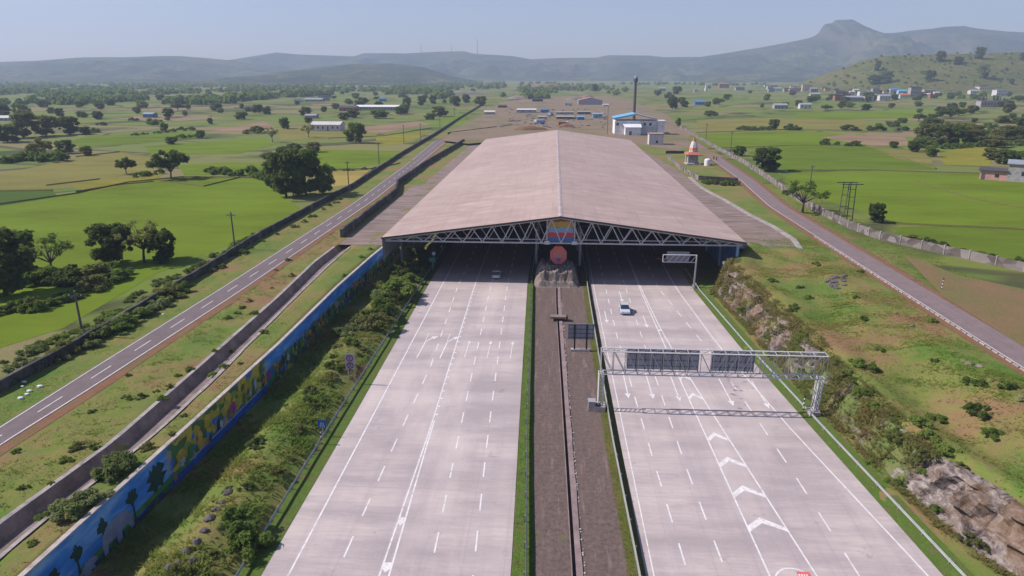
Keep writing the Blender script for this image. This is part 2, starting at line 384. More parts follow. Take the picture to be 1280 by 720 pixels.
# ------------------------------------------------------------------ plan lines
XW = [(20,-40.9),(42,-40.1),(65,-39.4),(90,-38.7),(118,-38.7),(140,-38.0),(154,-37.2),(367,-37.2)]
XRP = [(20,37.5),(52,34.7),(78,32.6),(106,30.4),(137,28.8),(367,28.4)]
XC = [(20,46),(45,43.5),(52,41.5),(56,39.8),(66,38.2),(78,37.0),(92,36.0),(115,34.9),(135,33.6),(141,36.5),(150,40.5),(367,41)]
JW = [(20,5.2),(50,4.8),(56,4.3),(62,3.8),(66,2.3),(72,1.4),(78,1.6),(88,1.5),(98,2.2),(110,1.6),(125,1.2),(140,1.2),(367,1.2)]
ZC = [(20,3.0),(50,3.5),(66,3.7),(92,4.2),(115,4.8),(134,5.6),(150,6),(367,6)]
DL = [(20,-47.6),(48,-46.9),(62,-45.6),(84,-46.2),(112,-47.2),(135,-48.6),(160,-48.2)]
DR = [(20,-44.2),(48,-43.8),(63,-42.4),(79,-42.7),(100,-43.9),(130,-45.2),(160,-45.4)]
def xw(y): return lerp_tab(XW, y)
def nz(x, y, s, o=0): return mn.noise(Vector((x*s, y*s, o)))
def fbm(x, y, s, o=0): return mn.fractal(Vector((x*s, y*s, o)), 1, 2, 5)
def ztop(x):                            # level of the land either side
    return 5+sm(-36, 40, x)
def cols(y):
    """(x,z) stations across the cutting at y, same count for every y"""
    out = []
    deep = 1-sm(366.2, 367.2, y)        # the cutting ends at the headwall
    dd = 1-sm(150, 158, y)
    def seg(x0, z0, x1, z1, n, amp=0, s=.2):
        for i in range(n):
            t = i/n; x = x0+(x1-x0)*t; z = z0+(z1-z0)*t
            e = amp*math.sin(math.pi*t)
            if amp: z += e*(.6*nz(x, y, s, 3)+.4*nz(x, y, s*3.1, 5))
            out.append((x, z))
    far = [-5200,-4200,-3400,-2700,-2100,-1600,-1200,-900,-650,-450,-320,-230,-170,-130,-105,-90,-80,-73]
    for x in far: out.append((x, 5.0))
    dl, dr, w = lerp_tab(DL, y), lerp_tab(DR, y), xw(y)
    seg(-66.3, 5, -60.6, 5, 6, .25)
    seg(-60.6, 5, -54.6, 5, 2)
    seg(-54.6, 5, dl, 5, 10, .45)
    wd = dr-dl
    seg(dl, 5, dl+wd*.22, 5-1.1*dd, 2); seg(dl+wd*.22, 5-1.1*dd, dr-wd*.4, 5-1.1*dd, 2); seg(dr-wd*.4, 5-1.1*dd, dr, 5, 2)
    seg(dr, 5, w-.25, 5, 4, .2)
    zz = lambda z, x: z*deep+ztop(x)*(1-deep)
    out.append((w-.25, 5)); out.append((w-.02, zz(0.15, w)))
    n = 14                               # bushy bank left of the carriageway
    for i in range(1, n):
        t = i/n; x = w+(-27.2-w)*t
        z = .3+1.25*math.exp(-((t-.62)/.27)**2)*(1-sm(120, 150, y))+.35*nz(x, y, .25, 2)*math.sin(math.pi*t)
        out.append((x, zz(z, x)))
    out.append((-27.2, zz(.05, -27))); out.append((-25.0, zz(-.1, -25)))
    for x in (-14, -3, 2, 8, 18): out.append((x, zz(-1.0, x)))
    xr = lerp_tab(XRP, y); xc = lerp_tab(XC, y); zc = lerp_tab(ZC, y)
    out.append((xr, zz(-.1, xr)))
    seg(xr+.02, zz(.02, xr), xc, zz(.5, xc), 6, .25, .3)
    j = lerp_tab(JW, y)+.6*nz(0, y, .16, 9)
    for t in (0, .35, .7, 1): out.append((xc+j*t, zz(-.3+(zc+.0)*t**2.2*.72, xc)))
    
    x0 = xc+j
    n = 20                               # grassy bank up to the service road
    for i in range(1, n):
        t = i/n; x = x0+(59.6-x0)*t
        z = zc+(6-zc)*sm(0, .85, t)+(.9*nz(x, y, .10, 1)+.4*nz(x, y, .3, 6))*math.sin(math.pi*t)
        z += .7*math.exp(-((t-.12)/.1)**2)
        if y > 150: z = 6
        out.append((x, zz(z, x)))
    seg(59.6, 6, 69, 6, 3)
    for x in (69, 73, 80, 90, 105, 130, 170, 230, 320, 450, 650, 900, 1200, 1600, 2100, 2700, 3400, 4200, 5200): out.append((x, 6.0))
    return out
ys = []; y = -120.
while y < 6500:
    ys.append(y)
    y += 20 if y < 0 else (2 if y < 30 else (1.0 if y < 165 else (4 if y < 360 else (.9 if y < 369 else (10 if y < 450 else max(20, y*.05))))))
G = [[(x, y, z) for x, z in cols(y)] for y in ys]
nc = len(G[0]); V = np.array(G).reshape(-1, 3)
ii, jj = np.meshgrid(np.arange(len(ys)-1), np.arange(nc-1), indexing='ij'); b = (ii*nc+jj).ravel()
ground = np_mesh('ground', V, np.stack([b, b+1, b+nc+1, b+nc], 1), M['ground'], smooth=False)
tag(ground, kind='structure')
_ysn = np.array(ys); 
def gz(x, y):                            # ground height
    i = max(0, min(len(ys)-2, int(np.searchsorted(_ysn, y))-1)); row = G[i]
    for a, c in zip(row, row[1:]):
        if a[0] <= x <= c[0]: return a[2]+(c[2]-a[2])*((x-a[0])/max(1e-6, c[0]-a[0]))
    return 5.0

def cz_(x, y):                           # height of the cut face
    xc = lerp_tab(XC, y); zc = lerp_tab(ZC, y); w_ = lerp_tab(JW, y)+.6*nz(0, y, .16, 9)+1.3; t = min(1, max(0, (x-xc+1.0)/w_))**(1/1.15)
    return max(gz(x, y), .15+(zc+.35)*sm(-.1, .85, t)) if t < 1 else gz(x, y)
def struct(name, mb, mat, **k):
    return tag(mb.build(name, mat, **k), kind='structure')

# ------------------------------------------------------------------ carriageways
Y0, Y1 = 25, 366
yy = [25, 40, 52, 65, 78, 92, 106, 120, 137, 160, 200, 260, 366]
def slab(name, L, Rr, mat, z, th):
    mb = MB(); k = len(yy)
    for i in range(k-1):
        a, b2 = yy[i], yy[i+1]
        l0, l1, r0, r1 = L(a), L(b2), Rr(a), Rr(b2)
        mb.quad((l0, a, z), (r0, a, z), (r1, b2, z), (l1, b2, z))
        mb.quad((l0, a, z-th), (l0, a, z), (l1, b2, z), (l1, b2, z-th))
        mb.quad((r0, a, z), (r0, a, z-th), (r1, b2, z-th), (r1, b2, z))
    return struct(name, mb, mat)
LPL = lambda y: lerp_tab([(20,-24.8),(76,-25.0),(137,-25.6),(366,-25.8)], y)
LPR = lambda y: lerp_tab([(20,-3.0),(50,-3.1),(76,-3.7),(137,-5.0),(366,-5.2)], y)
RPL = lambda y: lerp_tab([(20,8.9),(51,8.7),(137,8.0),(366,8.0)], y)
RPR = lambda y: lerp_tab(XRP, y)
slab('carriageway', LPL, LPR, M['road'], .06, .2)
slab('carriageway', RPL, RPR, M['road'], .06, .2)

mk = MB(); ZM = .066
def line(tab, w, y0, y1, dash=None, x_off=0, z=ZM):
    f = (lambda y: lerp_tab(tab, y)+x_off) if not callable(tab) else tab
    segs = []
    if dash is None:
        y = y0
        while y < y1: segs.append((y, min(y+6, y1))); y += 6
    else:
        y = y0
        while y < y1: segs.append((y, y+dash[0])); y += dash[1]
    for a, b2 in segs:
        xa, xb = f(a), f(b2)
        mk.quad((xa-w/2, a, z), (xa+w/2, a, z), (xb+w/2, b2, z), (xb-w/2, b2, z))
T = lambda *p: list(p)
# left carriageway
line(T((20,-22.5),(135,-22.7),(366,-22.7)), .18, 25, 366)
line(T((20,-18.5),(50,-18.4),(75,-18.2),(95,-17.9),(135,-19.3),(366,-19.3)), .17, 27.2, 200, (3.0, 6.15))
line(T((20,-14.3),(50,-14.6),(75,-14.65),(135,-15.9),(366,-15.9)), .17, 25, 366)
line(T((20,-13.1),(50,-13.75),(62,-14.1),(75,-14.45),(80,-14.5)), .17, 25, 78)
line(T((20,-9.8),(50,-10.2),(74,-10.9),(135,-12.5),(366,-12.6)), .16, 28.3, 220, (3.0, 6.15))
line(T((20,-5.9),(50,-6.4),(72,-7.3),(135,-9.1),(366,-9.3)), .16, 28.7, 220, (3.0, 6.15))
# right carriageway
line(T((20,12.7),(52,12.4),(71,11.9),(109,11.1),(366,11.1)), .16, 28.0, 220, (3.0, 6.15))
line(T((20,16.1),(52,15.8),(69,15.35),(108,15.2),(366,15.2)), .16, 28.6, 220, (3.0, 6.15))
dL = T((20,20.0),(52,19.5),(77,19.0),(95,18.6),(137,18.0),(366,18.0)); dR = T((20,26.2),(52,23.6),(77,21.5),(95,20.0),(112,18.9),(137,18.3),(366,18.3))
line(dL, .17, 25, 366); line(dR, .17, 25, 366)
line(T((20,27.9),(53,27.3),(69,26.9),(85,26.2),(106,24.9),(137,21.9),(366,21.8)), .16, 27.5, 220, (3.0, 6.15))
line(T((20,37.0),(52,33.4),(78,29.9),(106,27.1),(137,25.5),(366,25.4)), .18, 25, 366)
line(T((20,9.6),(51,9.4),(137,8.7),(366,8.7)), .12, 25, 366)
def poly(pts, z=ZM+.004): k = len(mk.v); mk.v += [(x, y, z) for x, y in pts]; mk.f.append(tuple(range(k, k+len(pts))))
def arrow(x, y, L, d, w=.16, hw=.42, hl=1.5):      # straight arrow, d=+1 away
    poly([(x-w/2, y), (x+w/2, y), (x+w/2, y+d*L), (x-w/2, y+d*L)]); poly([(x-hw, y+d*L), (x+hw, y+d*L), (x, y+d*(L+hl))])
for x in (-13.4+.3, -9.6, -6.0): arrow(x-.15, 98.5, 6.0, 1, .12, .3, 1.2)
for x in (-20.6, -17.0):
    poly([(x-.1, 98.0), (x+.1, 98.0), (x+.25, 104.6), (x+.05, 104.6)]); poly([(x+.05, 104.6), (x+.25, 104.6), (x+1.1, 106.3), (x+.9, 106.6)]); poly([(x+.8, 107.0), (x+1.3, 105.8), (x+1.9, 107.4)])
    poly([(x+.05, 104.6), (x+.15, 104.6), (x+.1, 108.5), (x, 108.5)])
for x, y in ((10.3, 90.0), (13.6, 90.0), (17.1, 89.5), (23.9, 88.5), (28.4, 88.0)): arrow(x+.4, y+4.5, 7.2, -1)
for x, y in ((14.3, 134), (17.3, 120), (10.5, 122)): arrow(x-.6, y, 5, -1)
for y in [at(940,650)[1], at(927,610)[1], at(910,574)[1], at(895,543)[1], at(872,493)[1], at(861,470)[1]]:       # chevrons in the gore
    y -= .5
    l = lerp_tab(dL, y-1.0); r = lerp_tab(dR, y-1.3); mx = l+(r-l)*.42
    poly([(l, y-1.5), (l, y-.6), (mx, y+.9), (mx, y-.05)]); poly([(mx, y-.05), (mx, y+.9), (r, y-.7), (r, y-1.3)])
for y in (96.5, 112):
    l = lerp_tab(dL, y); r = lerp_tab(dR, y); poly([(l, y), (r, y), (r, y+.7), (l, y+.7)])
for y in (50.6, 57.2):                               # bars between the double line on the left
    l = lerp_tab([(50,-14.6),(75,-14.65)], y); r = lerp_tab([(50,-13.75),(62,-14.1)], y); poly([(l, y), ((l+r)/2, y-.6), (r, y), (r, y+.75), (l, y+.75)])
for i in range(24):                                  # ticks beside the solid line
    y = 79.5+i*2.3; x = lerp_tab([(75,-14.65),(135,-15.9)], y); poly([(x+.1, y), (x+.42, y), (x+.42, y+.35), (x+.1, y+.35)])
arc = [(21.6+2.0*math.cos(a), 50.2+2.6*math.sin(a)) for a in [math.pi*i/14 for i in range(15)]]
for a, b2 in zip(arc, arc[1:]):
    c = (21.6, 50.2); f = .93
    poly([a, b2, (c[0]+(b2[0]-c[0])*f, c[1]+(b2[1]-c[1])*f), (c[0]+(a[0]-c[0])*f, c[1]+(a[1]-c[1])*f)])
struct('road_markings', mk, M['paint'])
mr = MB(); mr.quad((21.8, 48.5, ZM+.01), (23.5, 48.5, ZM+.01), (23.1, 52.3, ZM+.01), (22.0, 52.3, ZM+.01)); struct('red_road_marking', mr, M['paintred'])
mw = MB()
for a in range(4):
    x = 22.05+.22*a; mw.quad((x, 51.2, ZM+.014), (x+.12, 51.2, ZM+.014), (x+.12, 52.0, ZM+.014), (x, 52.0, ZM+.014))
struct('red_patch_lettering', mw, M['paint'])

# dark rubber and oil marks
stn = MB()
for k in range(16):
    a = rnd.uniform(0, 6.28); x = 26.2+rnd.gauss(0, 1.1); y = 88.5+rnd.gauss(0, 2.6); r = rnd.uniform(.08, .26)
    stn.v += [(x+r*1.5*math.cos(t)*rnd.uniform(.7, 1.2), y+r*math.sin(t)*rnd.uniform(.7, 1.2), ZM+.008+k*.0006) for t in [i*.785 for i in range(8)]]; n = len(stn.v); stn.f.append(tuple(range(n-8, n)))
struct('oil_stains', stn, simple('oil_stain', (.27, .23, .24), .6, .3))

# ------------------------------------------------------------------ median
med = MB(); ysm = [25+3*i for i in range(38)]+[140, 170, 250, 366]
def mstrip(fl, fr, z, name, mat, amp=0):
    mb = MB(); n = 4; P = []
    for y in ysm:
        for i in range(n+1):
            x = fl(y)+(fr(y)-fl(y))*i/n; P.append((x, y, z+amp*nz(x, y, .6, 4)))
    for r_ in range(len(ysm)-1):
        for i in range(n): k = r_*(n+1)+i; mb.f.append((k, k+1, k+n+2, k+n+1))
    mb.v = P; return struct(name, mb, mat)
MLB = lambda y: lerp_tab([(20,-1.6),(50,-1.8),(76,-2.7),(136,-4.1),(366,-4.2)], y)   # left median rail
MRB = lambda y: lerp_tab([(20,8.2),(51,8.1),(75,7.6),(126,7.4),(366,7.4)], y)      # right median rail
DRN = lambda y: lerp_tab([(20,2.8),(51,2.5),(76,2.05),(126,1.15),(366,1.1)], y)
mstrip(lambda y: LPR(y)+.02, lambda y: MLB(y)+.75, .02, 'verge', M['verge_green'], .05)
mstrip(lambda y: MLB(y)+.75, lambda y: DRN(y)-.28, .0, 'median_gravel', M['gravel'], .08)
mstrip(lambda y: DRN(y)+.16, lambda y: MRB(y)-.9, .0, 'median_gravel', M['gravel'], .08)
mstrip(lambda y: MRB(y)-.9, lambda y: RPL(y)-.02, .02, 'verge', M['verge_olive'], .05)
dr = MB()                                 # open slot drain with kerb walls
for a, b2 in zip(ysm, ysm[1:]):
    if a > 136: break
    x0, x1 = DRN(a), DRN(b2)
    dr.quad((x0-.3, a, .1), (x0-.2, a, .1), (x1-.2, b2, .1), (x1-.3, b2, .1)); dr.quad((x0-.2, a, .1), (x0-.2, a, -.95), (x1-.2, b2, -.95), (x1-.2, b2, .1))
    dr.quad((x0-.2, a, -.95), (x0+.14, a, -.95), (x1+.14, b2, -.95), (x1-.2, b2, -.95))
    dr.quad((x0+.14, a, -.95), (x0+.14, a, .12), (x1+.14, b2, .12), (x1+.14, b2, -.95))
    w0 = .6+.12*nz(0, a, .9, 3); w1 = .6+.12*nz(0, b2, .9, 3)
    dr.quad((x0+.14, a, .12), (x0+w0+.1, a, .12), (x1+w1+.1, b2, .12), (x1+.14, b2, .12)); dr.quad((x0+w0+.1, a, .12), (x0+w0+.1, a, -.1), (x1+w1+.1, b2, -.1), (x1+w1+.1, b2, .12))
o = dr.build('slot_drain', simple('drain_concrete_pinkish', (.25, .185, .18), .9, .3, .6))
tag(o, 'narrow open concrete drain running along the middle of the median', 'drain')
mb = MB()                                 # rubble along the drain
for k in range(170):
    y = rnd.uniform(45, 128); x = DRN(y)+.86+rnd.gauss(0, .07); s = rnd.uniform(.05, .14)
    mb.lathe([(s, 0), (s*1.1, s*.5), (s*.5, s)], 5, (x, y, 0)); n = len(mb.v); mb.f.append((n-5, n-4, n-3, n-2, n-1))
tag(mb.build('drain_rubble', M['concrete_pale']), 'loose pale stones scattered along the edge of the median drain', 'rubble', kind='stuff')

def guardrail(name, f, y0, y1, label, side=1, h=.82, step_=4.0, mat='rail', zf=None, dp=.31):
    g = thing(name, (f(y0), y0, 0), label, 'guardrail', 'steel guardrails along the carriageways'); ox, oy = f(y0), y0
    mb = MB(); prof = [(0, .0), (.07, .05), (.0, .13), (.0, .18), (.07, .26), (0, .31), (-.02, .31), (-.02, 0)]
    yl = [y0+step_*i for i in range(int((y1-y0)/step_)+1)]
    zf = zf or (lambda x, y: 0)
    k = 0
    for y in yl:
        x = f(y)
        for a, c in prof: mb.v.append((x+side*a-ox, y-oy, h-dp+c*dp/.31+zf(x, y)))
    m = len(prof)
    for r_ in range(len(yl)-1):
        for i in range(m): a = r_*m+i; b2 = r_*m+(i+1)%m; mb.f.append((a, b2, b2+m, a+m))
    mb.build('rail', M[mat], g)
    pm = MB().box(-.07, .07, -.06, .06, -.2, h-.03)
    p0 = None
    for y in yl[::1][:100]:
        x = f(y)
        if p0 is None: p0 = pm.build('post', M['rail'], g); o = p0
        else: o = p0.copy(); COL.objects.link(o); o.parent = g
        o.location = (x-side*.09-ox, y-oy, zf(x, y))
    return g
guardrail('guardrail', lambda y: lerp_tab([(20,-26.6),(50,-26.7),(76,-27.0),(137,-27.0),(366,-27.0)], y), 30, 190, 'long grey guardrail between the left carriageway and the bushy bank')
guardrail('guardrail', MLB, 30, 190, 'guardrail on the green strip along the left side of the median', dp=.5)
guardrail('guardrail', MRB, 30, 190, 'guardrail on the olive strip along the right side of the median', -1, dp=.6)
guardrail('guardrail', lambda y: lerp_tab([(20,39.3),(52,36.0),(77,33.7),(104,31.5),(134,29.7),(190,29.5)], y), 30, 150, 'pale guardrail along the outer right edge below the rock cutting', -1, .8, 4.0, 'rail')
for xs, nm in (((lambda y: -27.15), 'verge'), ):
    mstrip(lambda y: -27.9, lambda y: LPL(y)-.02, .08, 'verge', M['verge_green'], .05)
mb = MB(); ysr = [25+3*i for i in range(39)]
mb.strip([(lerp_tab(XRP, y)+.02, y, .05) for y in ysr], [(lerp_tab(XRP, y)+2.4, y, .36) for y in ysr], 0); struct('verge', mb, M['verge_green'])

# ------------------------------------------------------------------ drain channel, service roads
mb = MB()
ych = [25+3*i for i in range(42)]
dep = lambda y: 5-1.1*(1-sm(150, 158, y))
PL = lambda y, k: (lerp_tab(DL, y)+(lerp_tab(DR, y)-lerp_tab(DL, y))*k)
e = .05
mb.strip([(PL(y, 0)-.5+.15*nz(y, 0, .4), y, 5.10) for y in ych], [(PL(y, 0)+.02, y, 5.10) for y in ych], 0)
mb.strip([(PL(y, 0)-.5+.15*nz(y, 0, .4), y, 4.8) for y in ych], [(PL(y, 0)-.5+.15*nz(y, 0, .4), y, 5.10) for y in ych], 0)
mb.strip([(PL(y, 1)-.02, y, 5.10) for y in ych], [(PL(y, 1)+.4+.2*nz(y, 7, .4), y, 5.10) for y in ych], 0)
mb2 = MB()
mb2.strip([(PL(y, 0)+.02, y, 5.10) for y in ych], [(PL(y, .22), y, dep(y)+e) for y in ych], 0); mb2.strip([(PL(y, .22), y, dep(y)+e) for y in ych], [(PL(y, .6), y, dep(y)+e) for y in ych], 0)
mb.strip([(PL(y, .6), y, dep(y)+e) for y in ych], [(PL(y, 1)-.02, y, 5.10) for y in ych], 0)
ch = mb.build('kerb', M['concrete'])
chn = thing('drainage_channel', (-46, 25, 5), 'wide open concrete drainage channel between the left service road and the painted wall', 'channel')
lin = mb2.build('channel_lining', simple('shaded_channel_lining', (.20, .155, .14), .9, .45, .5, bstr=.3), chn)  # left face and floor coloured darker, painting in the channel's shade
ch.parent = chn
for o_ in (lin, ch): o_.location = (46, -25, -5)

SL1 = [(64,-60.2),(80,-60.1),(117,-59.6),(200,-59.6),(300,-63),(409,-68.9)]; SL2 = [(61,-56.9),(75,-56.2),(113,-55.2),(208,-54.6),(300,-57.5),(399,-61.5)]
yr = [20+8*i for i in range(50)]
mb = MB().strip([(lerp_tab(SL1, y), y) for y in yr], [(lerp_tab(SL2, y), y) for y in yr], 5.06); struct('service_road', mb, M['asphalt'])
mb = MB().strip([(lerp_tab(SL2, y)-.1, y) for y in yr], [(lerp_tab(SL2, y)+1.5+.5*nz(0, y, .2), y) for y in yr], 5.03); struct('road_shoulder', mb, M['reddirt'])
mk = MB()
line([(a, b+.25) for a, b in SL1], .12, 20, 400, z=5.07); line([(a, b-.2) for a, b in SL2], .14, 20, 400, z=5.07)
mid = [(y, (lerp_tab(SL1, y)+lerp_tab(SL2, y))/2) for y in yr]
line(mid, .13, 22, 400, (4.0, 9.2), z=5.07); struct('service_road_markings', mk, M['paint'])
SR1 = [(40,60.0),(85,60.3),(150,60.7),(199,61.2),(250,66),(322,70),(420,75)]; SR2 = [(a, b+4.9) for a, b in SR1]
yr2 = [20+8*i for i in range(48)]
mb = MB().strip([(lerp_tab(SR1, y), y) for y in yr2], [(lerp_tab(SR2, y), y) for y in yr2], 6.06); struct('service_road', mb, M['asphalt2'])
mk = MB(); line([(a, b+.2) for a, b in SR1], .12, 40, 330, z=6.07); struct('service_road_markings', mk, M['paint'])
for side, tab, off in ((0, SR1, -1.6), (1, SR2, 0)):
    mb = MB().strip([(lerp_tab(tab, y)+off-.4*nz(0, y, .3), y) for y in yr2], [(lerp_tab(tab, y)+off+1.6+.4*nz(5, y, .3), y) for y in yr2], 6.03); struct('road_shoulder', mb, M['reddirt'])
# kerb stones beside the right service road, painted in alternate blocks: one countable thing with stones
kb = thing('kerb_stones', (60, 85, 6), 'row of pale and grey kerb stones along the right service road', 'kerb')
w_ = MB().box(-.08, .08, -.6, .6, 0, .2); first = {}
for i in range(66):
    y = 62+i*1.5; mt = 'concrete_pale' if i % 2 else 'concrete'
    if mt not in first: o = first[mt] = w_.build('kerb_stone', M[mt], kb)
    else: o = first[mt].copy(); COL.objects.link(o); o.parent = kb
    o.location = (lerp_tab(SR1, y)-.35-60, y-85, .0)

# ------------------------------------------------------------------ walls
def wall_thing(name, pts, h, th, mat, label, z0=5., seg=3.0, jit=.12, parts=None, post=None, cop=None):
    o = thing(name, (pts[0][0], pts[0][1], z0), label, 'wall'); ox, oy = pts[0]
    mb = MB(); d = []
    P = []
    for a, b2 in zip(pts, pts[1:]):
        n = max(1, int(math.dist(a, b2)/seg))
        for i in range(n): P.append((a[0]+(b2[0]-a[0])*i/n, a[1]+(b2[1]-a[1])*i/n))
    P.append(pts[-1]); cp = MB()
    for i, (x, y) in enumerate(P):
        a = P[max(0, i-1)]; c = P[min(len(P)-1, i+1)]; dx, dy = c[0]-a[0], c[1]-a[1]; L = math.hypot(dx, dy) or 1; nx, ny = -dy/L, dx/L
        hh = h+jit*nz(x, y, .35, 8)*2
        for s, z in ((-1, -.6), (-1, hh), (1, hh), (1, -.6)): mb.v.append((x-ox+nx*s*th/2, y-oy+ny*s*th/2, z))
        if cop:
            for s, z in ((-1, hh+.01), (-1, hh+.14), (1, hh+.14), (1, hh+.01)): cp.v.append((x-ox+nx*s*(th/2+.07), y-oy+ny*s*(th/2+.07), z))
    for m_ in ((mb, cp) if cop else (mb,)):
        for i in range(len(P)-1):
            for j in range(4): a = i*4+j; b2 = i*4+(j+1)%4; m_.f.append((a, a+4, b2+4, b2))
        m_.f.append((0, 1, 2, 3)); n = len(m_.v); m_.f.append((n-1, n-2, n-3, n-4))
    mb.build('wall_panel' if post else 'masonry', mat, o)
    if cop: cp.build('coping', cop, o)
    if post:
        pm = MB().box(-.2, .2, -.2, .2, -.3, h+.25); f0 = None
        for i, (x, y) in enumerate(P[:100]):
            if f0 is None: f0 = pm.build('pillar', post, o); q = f0
            else: q = f0.copy(); COL.objects.link(q); q.parent = o
            q.location = (x-ox, y-oy, 0)
    return o
wl = [at(*p, 5) for p in [(-120,536),(0,490),(100,435),(250,345),(320,300),(400,256),(440,235),(500,195),(545,168),(575,148),(605,130)]]
wall_thing('boundary_wall', wl, 1.5, .5, M['darkstone'], 'long dark stone boundary wall between the rice fields and left service road')
w2 = [at(*p, 5) for p in [(427,297),(495,243)]]; w2b = [at(*p, 5) for p in [(495,243),(497,232),(530,208),(580,178)]]
wall_thing('retaining_wall', w2+w2b[1:], 2.0, .6, M['darkstone'], 'tall dark stone wall between left service road and concrete apron', jit=.1)
w3 = [at(*p, 5) for p in [(598,170),(640,166),(690,163)]]
wall_thing('boundary_wall', [at(560,168,5), at(600,163,5), at(640,158,5)], 1.4, .6, M['darkstone'], 'short dark stone wall across the end of the left service road')
wr = [at(*p, 6) for p in [(1400,352),(1280,340),(1180,318),(1100,300),(1060,285),(1015,262),(985,243),(960,225),(930,205),(905,192),(880,178),(850,160)]]
wall_thing('compound_wall', wr, 1.8, .3, M['greystone'], 'stained grey panel wall with pillars between right service road and rice field', z0=6, seg=4.2, post=M['concrete'], jit=.05)
wi = [at(*p, 6) for p in [(835,198),(850,212),(873,225)]]
wall_thing('compound_wall', wi, 1.5, .3, M['greystone'], 'whitish stained panel wall between the canopy and the small temple', z0=6, seg=3.5, post=M['concrete_pale'], jit=.05)
wall_thing('compound_wall', [at(873,225,6), at(922,228,6)], 1.6, .3, M['darkstone'], 'short dark wall below the temple plot', z0=6)
wall_thing('compound_wall', [at(832,192,6), at(855,192,6)], 1.3, .3, M['darkstone'], 'short dark wall behind the temple plot', z0=6)

# painted retaining wall
def mural_mat():
    t = NT('mural_paint'); p = t.pos(); sp = t.n('ShaderNodeSeparateXYZ'); t.l(p, sp.inputs[0]); Yc, Zc = sp.outputs[1], sp.outputs[2]
    n = t.noise(t.mapping(p, (0, .35, 1)), 1, 5, .6); zz = t.math('ADD', Zc, t.math('MULTIPLY', t.math('SUBTRACT', n, .5), 3.0))
    v = t.n('ShaderNodeTexVoronoi'); t.l(t.mapping(t.mapping(p, (0, 1.0, 1.4)), (1, 1, 1)), v.inputs['Vector']); v.inputs['Scale'].default_value = 1.0
    sv = t.n('ShaderNodeSeparateColor'); t.l(v.outputs['Color'], sv.inputs[0])
    art = t.ramp(sv.outputs[0], [(0, (.05,.16,.04)), (.22, (.03,.08,.05)), (.36, (.36,.28,.04)), (.52, (.05,.20,.08)), (.66, (.18,.14,.08)), (.76, (.02,.10,.32)), (.85, (.22,.09,.05)), (.93, (.03,.07,.05))], 'CONSTANT')
    skyb = t.ramp(t.noise(t.mapping(p, (0, .15, .6)), 1, 5, .6), [(.35, (.025,.15,.52)), (.5, (.045,.23,.64)), (.66, (.23,.42,.68))])
    yel = t.ramp(sv.outputs[1], [(0, (.38,.29,.03)), (.28, (.07,.12,.03)), (.46, (.45,.36,.05)), (.66, (.05,.16,.05)), (.80, (.20,.26,.05)), (.92, (.03,.14,.45))], 'CONSTANT')
    low = t.ramp(t.noise(t.mapping(p, (0, .4, 1)), 1, 4, .6), [(.4, (.012,.06,.30)), (.6, (.02,.10,.42)), (.7, (.10,.25,.5))])
    far = t.mix(t.step(zz, 2.8, 3.3), art, skyb)
    mid_ = t.mix(t.step(zz, 1.3, 1.5), low, yel)
    near_ = t.mix(t.step(zz, 1.0, 1.3), t.mix(t.step(sv.outputs[2], .5, .55), (.02, .04, .09), (.03, .12, .03)), skyb)
    a = t.mix(t.step(Yc, 60.5, 62), near_, mid_); a = t.mix(t.step(Yc, 84, 86), a, far)
    a = t.mix(t.math('MULTIPLY', t.step(t.noise(p, .5, 6, .7), .55, .7), .35), a, (.10, .09, .08))
    return t.finish(a, .7, 0, t.noise(p, 5, 3), .1, .03)
mpts = [(xw(y), y) for y in [20, 42, 54, 65, 78, 90, 104, 118, 130, 140, 147, 154, 200, 280, 366]]
mural = thing('painted_wall', (xw(20), 20, 0), 'tall retaining wall painted with a blue and green mural beside the bushy bank', 'wall')
mb = MB(); cp = MB(); ox = xw(20)
for (xa, ya), (xb, yb) in zip(mpts, mpts[1:]):
    mb.quad((xa-ox, ya-20, -.3), (xa-ox, ya-20, 5.05), (xb-ox, yb-20, 5.05), (xb-ox, yb-20, -.3))
    cp.quad((xa-ox-.42, ya-20, 5.2), (xa-ox+.06, ya-20, 5.2), (xb-ox+.06, yb-20, 5.2), (xb-ox-.42, yb-20, 5.2))
    cp.quad((xa-ox+.06, ya-20, 5.06), (xb-ox+.06, yb-20, 5.06), (xb-ox+.06, yb-20, 5.2), (xa-ox+.06, ya-20, 5.2))
    cp.quad((xa-ox-.42, ya-20, 4.9), (xa-ox-.42, ya-20, 5.2), (xb-ox-.42, yb-20, 5.2), (xb-ox-.42, yb-20, 4.9))
for f_ in range(len(mb.f)): mb.f[f_] = mb.f[f_][::-1]
mb.build('painted_face', mural_mat(), mural); cp.build('coping', M['concrete_pale'], mural)
fig_z = [0]
def fig(y, z, pts, mat, name='painted_figure'):      # flat painted shapes on the wall, (dy,dz) outline
    fig_z[0] += 1; e_ = .025+.002*(fig_z[0] % 12)
    m_ = MB(); P = [(xw(y+a)-ox+e_, y+a-20, z+c) for a, c in pts]; m_.v = P; m_.f = [tuple(range(len(P)))[::-1]]
    m_.build(name, M[mat], mural)
def blob(y, z, ry, rz, mat, n=14, seed=0, name='painted_figure'):
    r2 = random.Random(seed+int(y*10)); n = 22; fig(y, z, [(ry*math.cos(2*math.pi*i/n)*r2.uniform(.45, 1.2), rz*math.sin(2*math.pi*i/n)*r2.uniform(.5, 1.2)) for i in range(n)], mat, name)
def ptree(y, h, mat='muraldark'):
    fig(y, .9, [(-.12, 0), (.12, 0), (.09, h*.6), (-.09, h*.6)], mat, 'painted_tree'); blob(y, .9+h*.78, h*.26, h*.3, mat, 16, 3, 'painted_tree')
for y, h in ((44.5, 2.6), (47.2, 2.7), (50.6, 3.0), (55.0, 3.1)): ptree(y, h)
